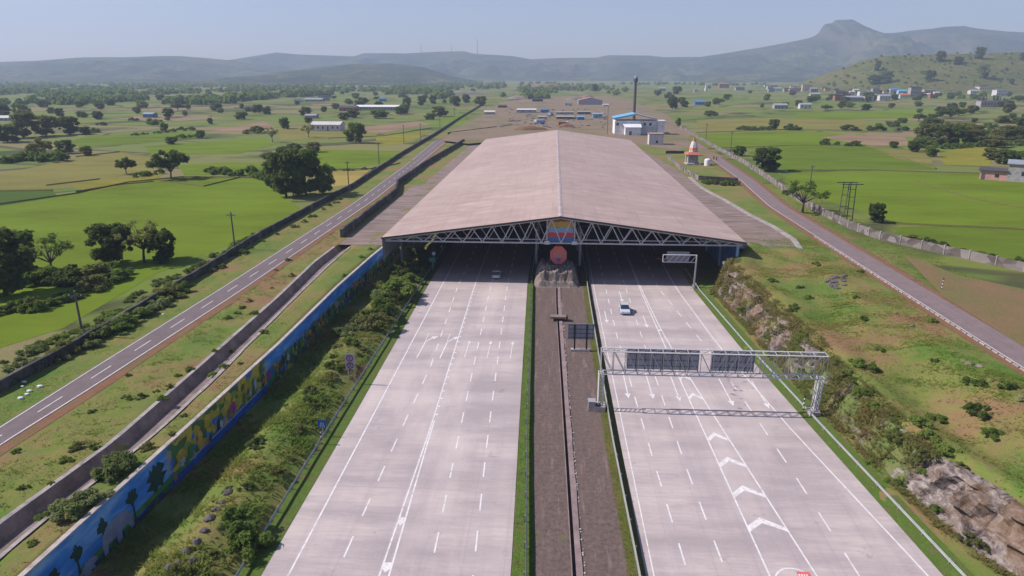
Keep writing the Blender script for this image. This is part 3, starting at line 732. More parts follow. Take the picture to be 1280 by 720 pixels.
blob(58.9, 3.1, 1.9, 1.5, 'muraldark', 18, 1, 'painted_tree')
fig(52.4, 1.0, [(-2.2,.3),(-2.1,-.7),(-1.6,-.7),(-1.5,.1),(-.3,.1),(-.2,-.8),(.4,-.8),(.5,.2),(1.4,.3),(1.9,-.5),(2.3,-.4),(2.2,.9),(1.5,1.7),(.2,2.0),(-1.4,1.8),(-2.1,1.2)], 'muralgrey', 'painted_elephant')
blob(48.2, .9, 1.2, .8, 'muralgrey', 12, 5)
fig(61, .9, [(-14, 0), (-1, .2), (6, .2), (6, .7), (-1, .8), (-14, .55)], 'muralgreen', 'painted_band')
fig(75, .5, [(-10, .1), (8, .2), (8, .75), (-10, .6)], 'muralocean', 'painted_band')
fig(75, 1.15, [(-10, .1), (8, .15), (8, .3), (-10, .22)], 'muralwhite', 'painted_band')
for y, z, a, c, m_ in ((63.6,2.0,.7,.9,'muralwhite'),(65.5,2.3,.8,1.2,'muralgreen'),(67.4,2.5,.9,1.5,'yellow'),(69.0,2.2,.6,.7,'bluesheet'),(71.6,2.3,.75,1.1,'black'),(72.2,1.9,.5,.7,'muralwhite'),(75.2,2.6,1.2,1.1,'magenta'),(78.2,2.4,.8,1.2,'muralgreen'),(80.0,2.2,.5,.8,'muralwhite'),(81.6,2.7,.6,1.2,'lightblue'),(84.0,2.2,.9,1.0,'muraldark'),(85.4,2.3,.8,1.0,'magenta'),(88.8,2.4,.6,.7,'muralorange'),(90.6,2.4,.8,1.0,'muraldark'),(92.6,1.9,.7,.9,'muralwhite'),(95.5,2.6,.8,.9,'muraldark'),(98.5,2.0,.9,.8,'muralgreen'),(101,2.4,.6,.7,'muralorange'),(104,2.2,1.1,1.0,'muraldark'),(108,2.3,.6,.8,'muralorange'),(112,2.2,1.3,1.0,'muraldark'),(117,2.1,.9,.8,'muralgrey'),(122,2.3,1.3,1.0,'muraldark'),(128,2.6,.9,.9,'muralorange'),(134,2.3,1.5,1.2,'muraldark')):
    blob(y, z, a*.8, c*.8, m_, 12, 9)
r3 = random.Random(5)
for i in range(46):
    y = r3.uniform(61, 136); blob(y, r3.uniform(.8, 2.5), r3.uniform(.25, .6), r3.uniform(.3, .7), r3.choice(['muraldark', 'muralgreen', 'muralgrey', 'muraldark', 'muralorange', 'muralocean', 'brickwall', 'muralwhite']), 12, i)

# ------------------------------------------------------------------ canopy
RY0, RY1 = 139.7, 366.5; RX, RZ = 1.6, 14.25; EL, ER, EZ = -35.6, 39.3, 9.35
cz = lambda x: RZ-(RZ-EZ)*(abs(x-RX)/((RX-EL) if x < RX else (ER-RX)))
can = thing('tunnel_canopy', (RX, RY0, 0), 'vast low pitched dusty pink roof on steel trusses covering both carriageways', 'canopy')
def L(p): return (p[0]-RX, p[1]-RY0, p[2])
def lq(mb, *ps): mb.quad(*[L(p) for p in ps])
for sd, (xa, xb) in (('a', (EL, RX)), ('b', (RX, ER))):
    mb = MB(); n = 12; rows = 40
    for j in range(rows+1):
        y = RY0-.5+(RY1-RY0+.5)*j/rows
        for i in range(n+1):
            x = xa+(xb-xa)*i/n; mb.v.append(L((x, y, cz(x)+.03*nz(x, y, .12, 2))))
    for j in range(rows):
        for i in range(n): k = j*(n+1)+i; mb.f.append((k, k+1, k+n+2, k+n+1))
    mb.build('roof_sheet', M['roof'], can)
mb = MB()
for (xa, xb) in ((EL, RX), (RX, ER)): lq(mb, (xa, RY0-.5, cz(xa)-.28), (xa, RY1, cz(xa)-.28), (xb, RY1, cz(xb)-.28), (xb, RY0-.5, cz(xb)-.28))
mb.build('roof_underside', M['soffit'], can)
mb = MB()
for (xa, xb) in ((EL-.1, RX), (RX, ER+.1)): lq(mb, (xa, RY0-.55, cz(xa)-.3), (xb, RY0-.55, cz(xb)-.3), (xb, RY0-.55, cz(xb)+.05), (xa, RY0-.55, cz(xa)+.05))
mb.build('fascia', M['darkroof'], can)
mb = MB(); lq(mb, (RX-.45, RY0-.52, RZ-.01), (RX, RY0-.52, RZ+.09), (RX, RY1, RZ+.09), (RX-.45, RY1, RZ-.01)); lq(mb, (RX, RY0-.52, RZ+.09), (RX+.45, RY0-.52, RZ-.01), (RX+.45, RY1, RZ-.01), (RX, RY1, RZ+.09))
mb.build('ridge_cap', simple('ridge_metal', (.42, .34, .33), .5, .3, .4), can)
BZ = 8.5
def truss(y, dense=True, mat='steelwhite', rr=.11, off=0.0):
    mb = MB(); n = 18; xs = [EL+.6+(ER-EL-1.2)*i/n for i in range(n+1)]
    tz = lambda x: max(BZ+.12, cz(x)-.5)
    for sgn in (1,):
        mb.tube(L((xs[0], y, BZ)), L((xs[-1], y, BZ)), rr*1.5, n=4)
        mb.tube(L((xs[0], y, tz(xs[0]))), L((RX, y, tz(RX))), rr*1.5, n=4); mb.tube(L((RX, y, tz(RX))), L((xs[-1], y, tz(xs[-1]))), rr*1.5, n=4)
        for i in range(n):
            a, c = xs[i]+off, xs[i+1]+off; m_ = (a+c)/2
            if c > xs[-1]: continue
            mb.tube(L((a, y, BZ)), L((m_, y, tz(m_))), rr, n=4, cap=False); mb.tube(L((m_, y, tz(m_))), L((c, y, BZ)), rr, n=4, cap=False)
    if dense:
        for x in (-1.1, 4.6): mb.tube(L((x, y, BZ)), L((x, y, tz(x))), rr, n=4); mb.cbox(L((x, y-.03, BZ+.1)), (1.1, .3, .7))
    return mb.build('truss', M[mat], can)
truss(RY0+.2); truss(RY0+3.4, False, 'steelwhite', .09, 1.0)
for k in range(1, 16): truss(RY0+3+k*14, False, 'steeldark', .1)
mb = MB()
for i in range(19):
    x = EL+.6+(ER-EL-1.2)*i/18; mb.tube(L((x, RY0+.2, BZ)), L((x, RY0+3.4, BZ)), .07, n=4, cap=False)
mb.build('bracing', M['steel'], can)
for x, z0, sg in ((EL+.05, 4.3, 1), (ER-.9, 5.6, -1)):
    y_ = RY0-.3 if sg > 0 else RY0+2; mb = MB(); lq(mb, (x, y_, z0), (x, RY1, z0), (x, RY1, EZ-.25), (x, y_, EZ-.25)); mb.build('side_cladding', M['greysheet'], can)
for x in (EL+.7, ER-1.4):
    for k in range(0 if x > 0 else 1, 16): 
        mb = MB().tube(L((x, RY0+.4+k*14, 0)), L((x, RY0+.4+k*14, BZ)), .3, n=8); mb.build('column', M['lightblue'] if k == 0 else M['steel'], can)
for x in (-3.6, 6.4):
    for k in range(1, 16): MB().tube(L((x, RY0+.4+k*14, 0)), L((x, RY0+.4+k*14, BZ)), .35, n=8).build('column', M['steel'], can)
mb = MB(); lq(mb, (EL, RY1-.3, -.2), (ER+3, RY1-.3, -.2), (ER+3, RY1-.3, cz(ER)-.3), (ER, RY1-.3, EZ-.3)); 
mb = MB(); mb.v = [L(p) for p in [(EL-2, RY1-.2, -.2), (ER+2, RY1-.2, -.2), (ER, RY1-.2, EZ-.3), (RX, RY1-.2, RZ-.3), (EL, RY1-.2, EZ-.3)]]; mb.f = [(0, 1, 2, 3, 4)]; mb.build('end_wall', M['concrete'], can)
# right side wall below the canopy, painted blue at the portal
wall_thing('portal_wall', [(38.4, 141.2), (38.2, 150), (38.2, 366)], 8.2, .3, simple('portal_blue_paint', (.05, .14, .38), .7, .4, .4, dirt=(.05, .10, .12)), 'blue painted side wall under the right end of the canopy', z0=0, seg=20, jit=0)
# portal picture board under the ridge: plain painted bands
bd = thing('picture_board', (1.75, 140.6, BZ), 'board painted in yellow, pale blue, red and blue bands behind the truss under the ridge', 'board')
def slabp(x0, x1, z0, z1, mat, nm, y=0, jag=0):
    m_ = MB(); n = 8; top = [(x1-(x1-x0)*i/n, z1+jag*((i*37 % 5)/4-.5)) for i in range(n+1)]
    m_.v = [(x0, y, z0), (x1, y, z0)]+[(x, y, z) for x, z in top]; m_.f = [tuple(range(len(m_.v)))]; m_.build(nm, M[mat], bd)
slabp(-2.8, 2.8, .1, 4.7, 'brickwall', 'panel', .02); slabp(-2.6, 2.6, 3.2, 4.4, 'yellow', 'painted_band', -.01, .4)
slabp(-2.6, 2.6, 1.9, 3.2, 'lightblue', 'painted_band', -.014, .3); slabp(-2.7, 2.7, 1.1, 2.1, 'red', 'painted_band', -.02, .2); slabp(-2.8, 2.8, .12, 1.15, 'bluesheet', 'painted_band', -.024, .1)

# ------------------------------------------------------------------ gantry
gy = 82.4; GX0, GX1 = 6.5, 34.55
gan = thing('sign_gantry', (GX0, gy, 0), 'steel lattice gantry spanning the right carriageway with the backs of two signs', 'gantry')
zb, zt, dp = 5.35, 8.45, 1.3
def gl(x, y, z): return (x-GX0, y-gy, z)
mb = MB()
for z in (zb, zt):
    for y in (gy-dp/2, gy+dp/2): mb.tube(gl(GX0, y, z), gl(GX1, y, z), .09, n=4)
mb.build('chord', M['steelwhite'], gan)
mb = MB(); n = 18
for fy in (gy-dp/2, gy+dp/2):
    for i in range(n+1):
        x = GX0+(GX1-GX0)*i/n
        mb.tube(gl(x, fy, zb), gl(x, fy, zt), .045, n=4, cap=False)
        if i < n:
            x2 = GX0+(GX1-GX0)*(i+1)/n
            a, c = ((x, x2) if i < n/2 else (x2, x)); mb.tube(gl(a, fy, zt), gl(c, fy, zb), .045, n=4, cap=False)
for z in (zb, zt):
    for i in range(n+1):
        x = GX0+(GX1-GX0)*i/n; mb.tube(gl(x, gy-dp/2, z), gl(x, gy+dp/2, z), .05, n=4, cap=False)
        if i < n: mb.tube(gl(x, gy-dp/2, z), gl(x+(GX1-GX0)/n, gy+dp/2, z), .045, n=4, cap=False)
mb.build('lattice', M['steel'], gan)
for x, lean in ((GX0+.1, 0), (GX1-.4, -.25)):
    mb = MB()
    for dx in (-.28, .28):
        for dy in (-.45, .45): mb.tube(gl(x+dx+lean, gy+dy, 0), gl(x+dx, gy+dy, zb), .09, n=4)
    for k in range(9):
        z = .5+k*.55; f = lean*(1-z/zb)
        for dy in (-.45, .45): mb.tube(gl(x-.28+f, gy+dy, z), gl(x+.28+f, gy+dy, z+.45), .04, n=4, cap=False)
        for dx in (-.28, .28): mb.tube(gl(x+dx+f, gy-.45, z), gl(x+dx+f, gy+.45, z+.45), .04, n=4, cap=False)
    mb.build('leg', M['steelwhite'], gan)
    MB().cbox(gl(x+lean, gy, .3), (1.3, 1.6, .9)).build('footing', M['concrete_pale'], gan)
def signback(xa, xb):
    mb = MB(); mb.box(xa-GX0, xb-GX0, dp/2+.12, dp/2+.2, zb+.2, zt-.12); o = mb.build('sign_panel', M['signback'], gan)
    m2 = MB(); k = int((xb-xa)/1.05)
    for i in range(k+1): x = xa+(xb-xa)*i/k-GX0; m2.box(x-.04, x+.04, dp/2+.02, dp/2+.115, zb+.15, zt-.1)
    for z in (zb+.7, zb+1.5, zb+2.3): m2.box(xa-GX0, xb-GX0, dp/2+.07, dp/2+.11, z-.03, z+.03)
    m2.build('stiffener', M['steeldark'], o)
xa, _ = aty(785, 450, gy); xb, _ = aty(875, 450, gy); signback(xa, xb)
xa, _ = aty(892, 450, gy); xb, _ = aty(945, 450, gy); signback(xa, xb)
# bins of steel by the left leg
cb = thing('control_cabinet', (5.6, 82.2, 0), 'pale metal control box beside the left leg of the gantry', 'cabinet')
MB().box(-.55, .35, -.5, .5, 0, 1.35).build('box', M['concrete_pale'], cb); MB().box(-.6, .4, -.55, .55, 1.36, 1.44).build('lid', M['steel'], cb); MB().box(.45, .95, -.45, .4, 0, .9).build('side_box', M['black'], cb)

# cantilever sign at the portal
cs = thing('cantilever_sign', (30.6, 137.3, 0), 'single post cantilever sign reaching over the right lanes at the portal', 'sign')
x1, zt1 = aty(922, 319, 137.3); x1, zt1 = aty(871, 319, 137.3); x0, _ = aty(829, 319, 137.3); _, zb1 = aty(871, 328, 137.3); bx, _ = aty(867, 362, 137.3)
cs.location = (bx, 137.3, 0)
MB().tube((0, 0, 0), (x1-bx, 0, zt1), .2, .16, 8).build('post', M['steelwhite'], cs)
MB().tube((0, 0, 0), (0, 0, .8), .5, .4, 8).build('footing', M['concrete_pale'], cs)
mb = MB(); n = 6
for z in (zt1, zb1): mb.tube((x0-bx, 0, z), (x1-bx, 0, z), .09, n=4)
for i in range(n):
    xa = x0+(x1-x0)*i/n; xb = x0+(x1-x0)*(i+1)/n; mb.tube((xa-bx, -.02, zb1), (xb-bx, -.02, zt1), .06, n=4, cap=False)
mb.tube((x0-bx, 0, zb1), (x0-bx, 0, zt1), .08, n=4); mb.build('arm', M['steelwhite'], cs)
xp, zp = aty(834, 314.5, 137.6); xq, _ = aty(862, 314, 137.6)
MB().box(xp-bx-.0, xq-bx, .2, .3, zb1-.1, zp).build('sign_panel', simple('panel_grey_lilac', (.22, .22, .27), .5, .1), cs)

# octagonal sign on the rubble mound
def text_mesh(txt, size, mat, parent, loc, rot=(math.pi/2, 0, 0), name='lettering', ext=.01):
    cu = bpy.data.curves.new('t', 'FONT'); cu.body = txt; cu.size = size; cu.align_x = 'CENTER'; cu.align_y = 'CENTER'; cu.extrude = ext; cu.resolution_u = 3
    to = bpy.data.objects.new('t', cu); COL.objects.link(to); bpy.context.view_layer.update()
    me = bpy.data.meshes.new_from_object(to.evaluated_get(bpy.context.evaluated_depsgraph_get())); bpy.data.objects.remove(to)
    me.materials.clear(); me.materials.append(mat); o = bpy.data.objects.new(name, me); COL.objects.link(o); o.parent = parent; o.location = loc; o.rotation_euler = rot; return o
def ngon(r, n, y, th, rot=0, sz=1):
    m_ = MB(); P = [(r*math.cos(rot+2*math.pi*i/n), r*sz*math.sin(rot+2*math.pi*i/n)) for i in range(n)]; m_.prism_y(P, y, y+th); return m_
def ring(r0, r1, y, th=.02, n=24):
    m_ = MB()
    for i in range(n):
        a, c = 2*math.pi*i/n, 2*math.pi*(i+1)/n
        m_.prism_y([(r0*math.cos(a), r0*math.sin(a)), (r1*math.cos(a), r1*math.sin(a)), (r1*math.cos(c), r1*math.sin(c)), (r0*math.cos(c), r0*math.sin(c))], y, y+th)
    return m_
sx, sz = aty(698, 319, 143.0)
oc = thing('stop_board', (sx, 143.0, 0), 'large faded red octagonal board on the rubble mound in the median', 'sign')
o = ngon(1.9, 8, 0, .1, math.pi/8, 1.12).build('board', M['signred'], oc); o.location = (0, 0, sz)
o = ngon(1.0, 4, -.012, .01, math.pi/4, .55).build('orange_panel', M['signorange'], oc); o.location = (0, 0, sz+1.05)
for z, w in ((.35, 2.2), (.05, 2.0), (-.25, 2.2)):       # three worn rows, too faded to read
    m_ = MB(); r2 = random.Random(int(z*100)); x = -w/2
    while x < w/2: d = r2.uniform(.1, .3); m_.cbox((x+d/2, -.03, sz+z), (d*.8, .012, .14)); x += d
    m_.build('faded_row', M['plate'], oc)
MB().cbox((0, -.02, sz-.95), (.7, .03, .5)).build('pictogram', M['blue'], oc)
for x in (-.9, .9): MB().tube((x, .12, .5), (x, .12, sz), .07, n=6).build('post', M['black'], oc)
MB().cbox((0, -.2, sz-2.35), (3.1, .5, .18)).build('plinth', M['white'], oc)
# rubble mound
mb = MB(); nx, ny = 60, 50; mx0, mx1, my0, my1 = -3.6, 5.6, 136.0, 147
for j in range(ny+1):
    for i in range(nx+1):
        x = mx0+(mx1-mx0)*i/nx; y = my0+(my1-my0)*j/ny
        u = min(1, min(i, nx-i)/8); v_ = min(1, j/14)
        h = 2.9*(u**.6)*(.40*sm(.0, .35, v_)+.60*sm(.42, .62, v_))
        h += (.9*fbm(x, y, .6, 3)+.5*fbm(x, y, 2.2, 5))*u*v_; mb.v.append((x+.25*nz(x, y, .9, 5), y+.2*nz(x, y, .8, 7), max(-.1, h)))
for j in range(ny):
    for i in range(nx): k = j*(nx+1)+i; mb.f.append((k, k+1, k+nx+2, k+nx+1))
tag(mb.build('rubble_mound', M['mound']), 'grey rock and rubble mound in the median below the octagonal board', 'mound')

# double board seen from behind on the median
bx_, by_ = at(723, 438, 0)
nb = thing('median_board', (bx_+.3, by_, 0), 'dark blue board seen from behind on two black posts beside the median guardrail', 'board')
MB().box(-2.0, 2.1, .02, .1, 1.9, 4.5).build('panel', M['signback'], nb)
m2 = MB()
for z in (2.2, 2.9, 3.6, 4.3): m2.box(-2.0, 2.1, -.05, .015, z-.04, z+.04)
for x in (-1.9, -1.1, 0, .9, 1.9): m2.box(x-.02, x+.02, -.03, .012, 1.9, 4.5)
m2.build('batten', M['steeldark'], nb)
for x in (-.95, .95): MB().box(x-.12, x+.12, -.32, -.07, 0, 4.4).build('post', M['black'], nb)
MB().box(-1.5, 1.5, -.5, .3, 0, .3).build('footing', M['concrete_pale'], nb)
# culvert head
cx_, cy_ = at(697, 402, 0)
cu = thing('culvert_head', (cx_+.2, cy_, 0), 'brown concrete slab head over the median drain with a dark mouth', 'culvert')
MB().box(-1.5, 1.3, 0, 1.3, .55, .85).build('slab', simple('brown_concrete', (.23, .17, .15), .9, .3), cu)
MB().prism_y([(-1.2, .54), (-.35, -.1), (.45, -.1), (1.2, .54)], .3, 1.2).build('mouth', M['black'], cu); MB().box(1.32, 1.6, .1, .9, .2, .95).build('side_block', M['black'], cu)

# roadside signs on the left bank
def plate_sign(name, label, px, py, Y, w, h, mat, posth=None, kind='speed'):
    x, zc = aty(px, py, Y); g = gz(x, Y)
    s = thing(name, (x, Y, g), label, 'sign'); zc -= g
    MB().box(-w/2, w/2, -.03, .03, zc-h/2, zc+h/2).build('plate', M[mat], s)
    for dx in ((-.4, .4) if w > 1.2 else (0,)): MB().tube((dx, .1, -.3), (dx, .1, zc+h*.3), .05, n=6).build('post', M['steel'], s)
    return s, zc
s, zc = plate_sign('speed_sign', 'white plate with two ringed speed symbols standing in the bushes left of the road', 437.5, 452, 88, 1.35, 2.35, 'plate')
for dz in (.55, -.55):
    o = ring(.37, .50, -.06).build('ring', M['violet'], s); o.location = (0, 0, zc+dz); text_mesh('80', .36, M['violet'], s, (0, -.05, zc+dz-.13), name='numerals')
MB().box(-.22, .22, -.055, -.035, zc+.66, zc+.78).build('car_symbol', M['violet'], s)
MB().prism_y([(-.25, zc-.46), (.2, zc-.46), (.2, zc-.36), (.05, zc-.3), (-.02, zc-.24), (-.25, zc-.38)], -.055, -.035).build('lorry_symbol', M['violet'], s)
s, zc = plate_sign('lane_sign', 'small blue sign with white lane arrows behind the left guardrail', 402.5, 530, 73.2, .98, 1.1, 'blue')
for dx in (-.26, 0, .26):
    MB().prism_y([(dx-.05, zc-.45), (dx+.05, zc-.45), (dx*.6+.03, zc+.2), (dx*.6-.03, zc+.2)], -.05, -.035).build('arrow', M['white'], s)
def delineator(px, py, label, z=0):
    x, y = at(px, py, z); g = gz(x, y); d = thing('marker_post', (x, y, g), label, 'marker post', 'black and white marker posts')
    for k in range(6): MB().tube((0, 0, k*.3), (0, 0, k*.3+.3), .07, n=8).build('band', M['white' if k % 2 else 'black'], d)
    MB().tube((0, 0, 1.8), (0, 0, 2.05), .12, n=8).build('cap', M['black'], d)
delineator(1004, 512, 'black and white banded post behind the right guardrail near the gantry leg', .2)
delineator(402, 553, 'black and white banded post below the blue sign on the left bank', .3)
delineator(1177, 362, 'black and white banded post beside the outer right service road', 6)
# small signs in the dark portal
def small_sign(px, py, Y, label, shape, mat):
    x, zc = aty(px, py, Y); s = thing('portal_sign', (x, Y, 0), label, 'sign')
    if shape == 'disc': ngon(.42, 16, 0, .04).build('plate', M[mat], s).location = (0, 0, zc)
    elif shape == 'tri': ngon(.45, 3, 0, .04, math.pi/2).build('plate', M[mat], s).location = (0, 0, zc)
    else: MB().box(-.75, .75, 0, .05, zc-.5, zc+.5).build('plate', M[mat], s)
    MB().tube((0, .1, 0), (0, .1, zc), .05, n=6).build('post', M['steel'], s)
small_sign(542, 317, 150, 'round white sign in the shade at the left side of the portal', 'disc', 'white')
small_sign(540.5, 325, 147, 'green rectangular sign just under the round one at the left of the portal', 'rect', 'green')
small_sign(552, 308, 163, 'small triangular sign deeper inside the left of the portal', 'tri', 'plate')

# ------------------------------------------------------------------ cars
def make_car(label, paint, loc, rz, L_=4.3, W=1.75, Hh=1.5):
    c = thing('car', loc, label, 'car', None, rz)
    # side outline (y forward, z)
    low = [(-.5*L_, .45), (-.5*L_, .82), (-.46*L_, .92), (-.26*L_, .95), (.18*L_, .95), (.44*L_, .80), (.5*L_, .62), (.5*L_, .32), (-.48*L_, .3)]
    mb = MB(); secs = [(-W/2, .06), (-W/2+.06, 0), (W/2-.06, 0), (W/2, .06)]
    n = len(low)
    for x, ins in secs:
        for y, z in low: mb.v.append((x, y*(1-ins*.6), z-(ins*.6 if z > .6 else 0)))
    for s_ in range(3):
        for i in range(n): a = s_*n+i; b2 = s_*n+(i+1)%n; mb.f.append((a, b2, b2+n, a+n))
    mb.f.append(tuple(range(n))[::-1]); mb.f.append(tuple(range(3*n, 4*n)))
    mb.build('body', paint, c)
    g = MB(); base = [(-.40*L_, .93), (-.28*L_, Hh-.04), (.08*L_, Hh-.04), (.26*L_, .93)]
    for x in (-W/2+.08, W/2-.08):
        for y, z in base: g.v.append((x*(.86 if z > 1.2 else 1), y, z))
    g.f = [(0, 4, 5, 1), (2, 6, 7, 3), (1, 5, 6, 2), (0, 1, 2, 3), (4, 7, 6, 5)]; g.build('windows', M['glass'], c)
    MB().box(-W/2*.80, W/2*.80, -.27*L_, .075*L_, Hh-.035, Hh+.01).build('roof', paint, c)
    for sx_ in (-1, 1):
        MB().quad((sx_*(W/2-.22), .5*L_+.005, .58), (sx_*(W/2-.55), .5*L_+.005, .58), (sx_*(W/2-.55), .5*L_+.005, .7), (sx_*(W/2-.22), .5*L_+.005, .7)).build('headlight', M['lamp_lens'], c)
        MB().box(sx_*(W/2-.2)-.15, sx_*(W/2-.2)+.15, -.5*L_-.01, -.5*L_+.02, .66, .84).build('tail_light', M['taillens'], c)
        MB().box(sx_*(W/2+.08)-.1, sx_*(W/2+.08)+.1, .14*L_, .18*L_, .92, 1.05).build('mirror', paint, c)
        for yw in (-.3*L_, .31*L_):
            w = MB().tube((sx_*(W/2-.19), yw, .32), (sx_*(W/2+.01), yw, .32), .32, n=14).build('wheel', M['tyre'], c)
            MB().tube((sx_*(W/2+.005), yw, .32), (sx_*(W/2+.02), yw, .32), .18, n=10).build('rim', M['steel'], w)
    return c
x, y = at(621, 346.5, 0); make_car('white car driving away in the shade at the mouth of the left tunnel', M['carwhite'], (x, y, .066), 0, 4.2, 1.8, 1.55)
x, y = at(781.5, 394, 0); make_car('pale blue silver car driving towards the camera in sunlight on the right carriageway', M['carblue'], (x, y+1.6, .066), math.pi, 4.0, 1.7, 1.5)
x, y = at(824, 324, 0); make_car('dark red car in the shade under the right half of the canopy', M['carred'], (x, y, .066), math.pi, 4.4, 1.8, 1.6)

# ------------------------------------------------------------------ cut rock
mb = MB(); P = []; ny = int((142-30)/.32); nt = 20
for j in range(ny+1):
    y = 30+(142-30)*j/ny; xc = lerp_tab(XC, y); zc = lerp_tab(ZC, y); jj_ = lerp_tab(JW, y)+.6*nz(0, y, .16, 9)
    gm = sm(63, 68, y)*(1-sm(88, 93, y))
    for i in range(nt+1):
        t = i/nt; x = xc-1.0+(jj_+1.3)*t**1.15; z = .15+(zc+.35)*sm(-.1, .85, t)
        d = .95*mn.fractal(Vector((y*.3, t*2.4, x*.1)), .8, 2.2, 7)+.8*(mn.cell(Vector((y*.45+t, t*3.2, 1)))-.5); d *= 1-.55*gm
        P.append((x-d*math.sin(math.pi*t)*1.1, y+.3*nz(x, y*2, .6, 12), z+.3*d*math.sin(math.pi*t) if t < .97 else z-.7))
mb.v = P
for j in range(ny):
    for i in range(nt): k = j*(nt+1)+i; mb.f.append((k, k+1, k+nt+2, k+nt+1))
struct('rock_cutting', mb, M['rock'])

# ------------------------------------------------------------------ aprons, tracks, plots
def sheet(name, pts, z, mat, kind='structure', off=.03):
    P = [at(px, py, z) for px, py in pts]; mb = MB(); mb.v = [(x, y, z+off) for x, y in P]; mb.f = [tuple(range(len(P)))]
    import bmesh
    m = bpy.data.meshes.new(name); m.from_pydata(mb.v, [], mb.f); bm = bmesh.new(); bm.from_mesh(m); bmesh.ops.triangulate(bm, faces=bm.faces[:]); bmesh.ops.recalc_face_normals(bm, faces=bm.faces[:])
    for f in bm.faces:
        if f.normal.z < 0: f.normal_flip()
    bm.to_mesh(m); bm.free(); m.materials.append(mat); o = bpy.data.objects.new(name, m); COL.objects.link(o); return tag(o, kind=kind)
mb = MB(); yl = [150+6*i for i in range(45)]
mb.strip([(-48.4+(.0 if y < 235 else 3)+.3*nz(1, y, .1)-3*sm(150, 175, y)*0, y, 5.035) for y in yl], [(-37.5, y, 5.035) for y in yl], 0); struct('concrete_apron', mb, M['apron'])
mb = MB().strip([(38.6, y, 6.04) for y in yl], [(46+2.5*math.sin(y*.03)+4*sm(190, 150, y), y, 6.04) for y in yl], 0); struct('concrete_apron', mb, M['apron'])
le = [at(*p, 6) for p in [(862,222),(878,236),(905,250),(935,268),(965,283),(992,300),(1000,312)]]
mb = MB().strip([(x-.6, y, 6.25) for x, y in le], [(x+.6, y, 6.25) for x, y in le], 0); mb.strip([(x-.6, y, 5.9) for x, y in le], [(x-.6, y, 6.25) for x, y in le], 0)
mb9 = MB().strip([(39.0, y, 6.045) for x, y in le], [(x-.6, y, 6.045) for x, y in le], 0); struct('concrete_apron', mb9, M['apron'])
tag(mb.build('concrete_ledge', M['concrete']), 'long pale raised concrete edge beside the right side of the canopy', 'ledge')
fieldm = {}
def fm(k):
    if k in fieldm: return fieldm[k]
    c = {'rice': (.122,.188,.016), 'rice2': (.106,.165,.017), 'dark': (.06,.11,.02), 'yel': (.195,.20,.03), 'olive': (.18,.18,.05), 'tan': (.25,.185,.115), 'gold': (.30,.25,.07)}[k]
    t = NT('plot_'+k); p = t.pos(); a = t.noise(t.mapping(p, (.018, .045, 1), .2), 1, 7, .68); b = t.noise(t.mapping(p, (.5, .9, 1), .3), 1, 5, .7); d = t.noise(p, 4, 3, .7)
    col = t.ramp(a, [(.34, tuple(x*.68 for x in c)), (.5, c), (.66, tuple(x*1.25 for x in c))]); col = t.mix(t.math('MULTIPLY', t.step(b, .42, .66), .6), col, (c[0]*1.4, c[1]*.95, c[2]*1.2))
    col = t.mix(t.math('MULTIPLY', t.step(d, .4, .7), .35), col, tuple(x*.62 for x in c)); fieldm[k] = t.finish(col, .95, 0, d, .6, .12, .05); return fieldm[k]
FL = [('rice', [(-150,300),(-60,262),(95,243),(160,228),(230,221),(322,223),(345,232),(362,250),(378,262),(325,290),(262,315),(235,328),(195,342),(140,375),(80,410),(0,435),(-150,480)]),
 ('dark', [(-100,240),(66,238),(72,246),(0,258),(-80,264)]), ('olive', [(-60,226),(20,214),(95,197),(150,190),(190,196),(200,212),(150,221),(95,235),(60,236),(-80,238)]),
 ('yel', [(88,233),(120,226),(190,217),(205,217),(195,224),(110,240)]), ('rice', [(222,206),(290,203),(365,205),(350,219),(230,219)]),
 ('rice', [(395,187),(500,189),(484,203),(420,213),(396,210)]), ('gold', [(398,216),(462,213),(440,231),(400,236)]), ('yel', [(470,170),(540,163),(520,174),(505,180),(470,182)]),
 ('rice2', [(84,178),(110,170),(240,166),(250,172),(170,180),(100,184)]), ('rice', [(180,183),(330,173),(345,180),(300,192),(190,194)]), ('tan', [(255,166),(330,152),(345,160),(300,168)]), ('rice', [(560,146),(592,142),(580,150),(545,155)]),
 ('olive', [(345,160),(480,158),(470,170),(350,176)]), ('tan', [(430,162),(520,152),(540,155),(480,166)])]
FR = [('rice', [(990,216),(1090,214),(1235,218),(1420,226),(1440,290),(1290,284),(1180,281),(1120,279),(1072,262),(1012,246),(978,226)]),
 ('rice2', [(1115,284),(1170,283),(1290,288),(1440,294),(1460,345),(1280,332),(1240,326),(1180,311),(1133,300)]), ('rice2', [(935,190),(1000,183),(1085,183),(1170,209),(1172,212),(980,212),(948,200)]),
 ('rice', [(862,168),(990,163),(1082,168),(1080,181),(935,186),(885,184)]), ('yel', [(1172,192),(1200,185),(1242,183),(1238,207),(1182,207)]), ('olive', [(1090,184),(1165,190),(1165,206),(1120,198)]),
 ('olive', [(870,150),(960,147),(1080,150),(1085,163),(990,161),(880,165)]), ('tan', [(1025,172),(1060,168),(1130,172),(1140,182),(1090,182)]), ('rice', [(1085,139),(1150,140),(1140,148),(1080,149),(985,148),(1000,141)])]
for i, (k, pts) in enumerate(FL): sheet('rice_field' if 'rice' in k or k == 'dark' else 'field', pts, 5, fm(k), off=.03+.004*i)
for i, (k, pts) in enumerate(FR): sheet('rice_field' if 'rice' in k else 'field', pts, 6, fm(k), off=.03+.004*i)
sheet('dirt_yard', [(553,176),(568,162),(600,146),(625,128),(680,121),(770,120),(830,142),(866,166),(852,190),(800,182),(785,177),(700,166),(610,178),(585,180)], 5.9, M['dirt'], off=.16)
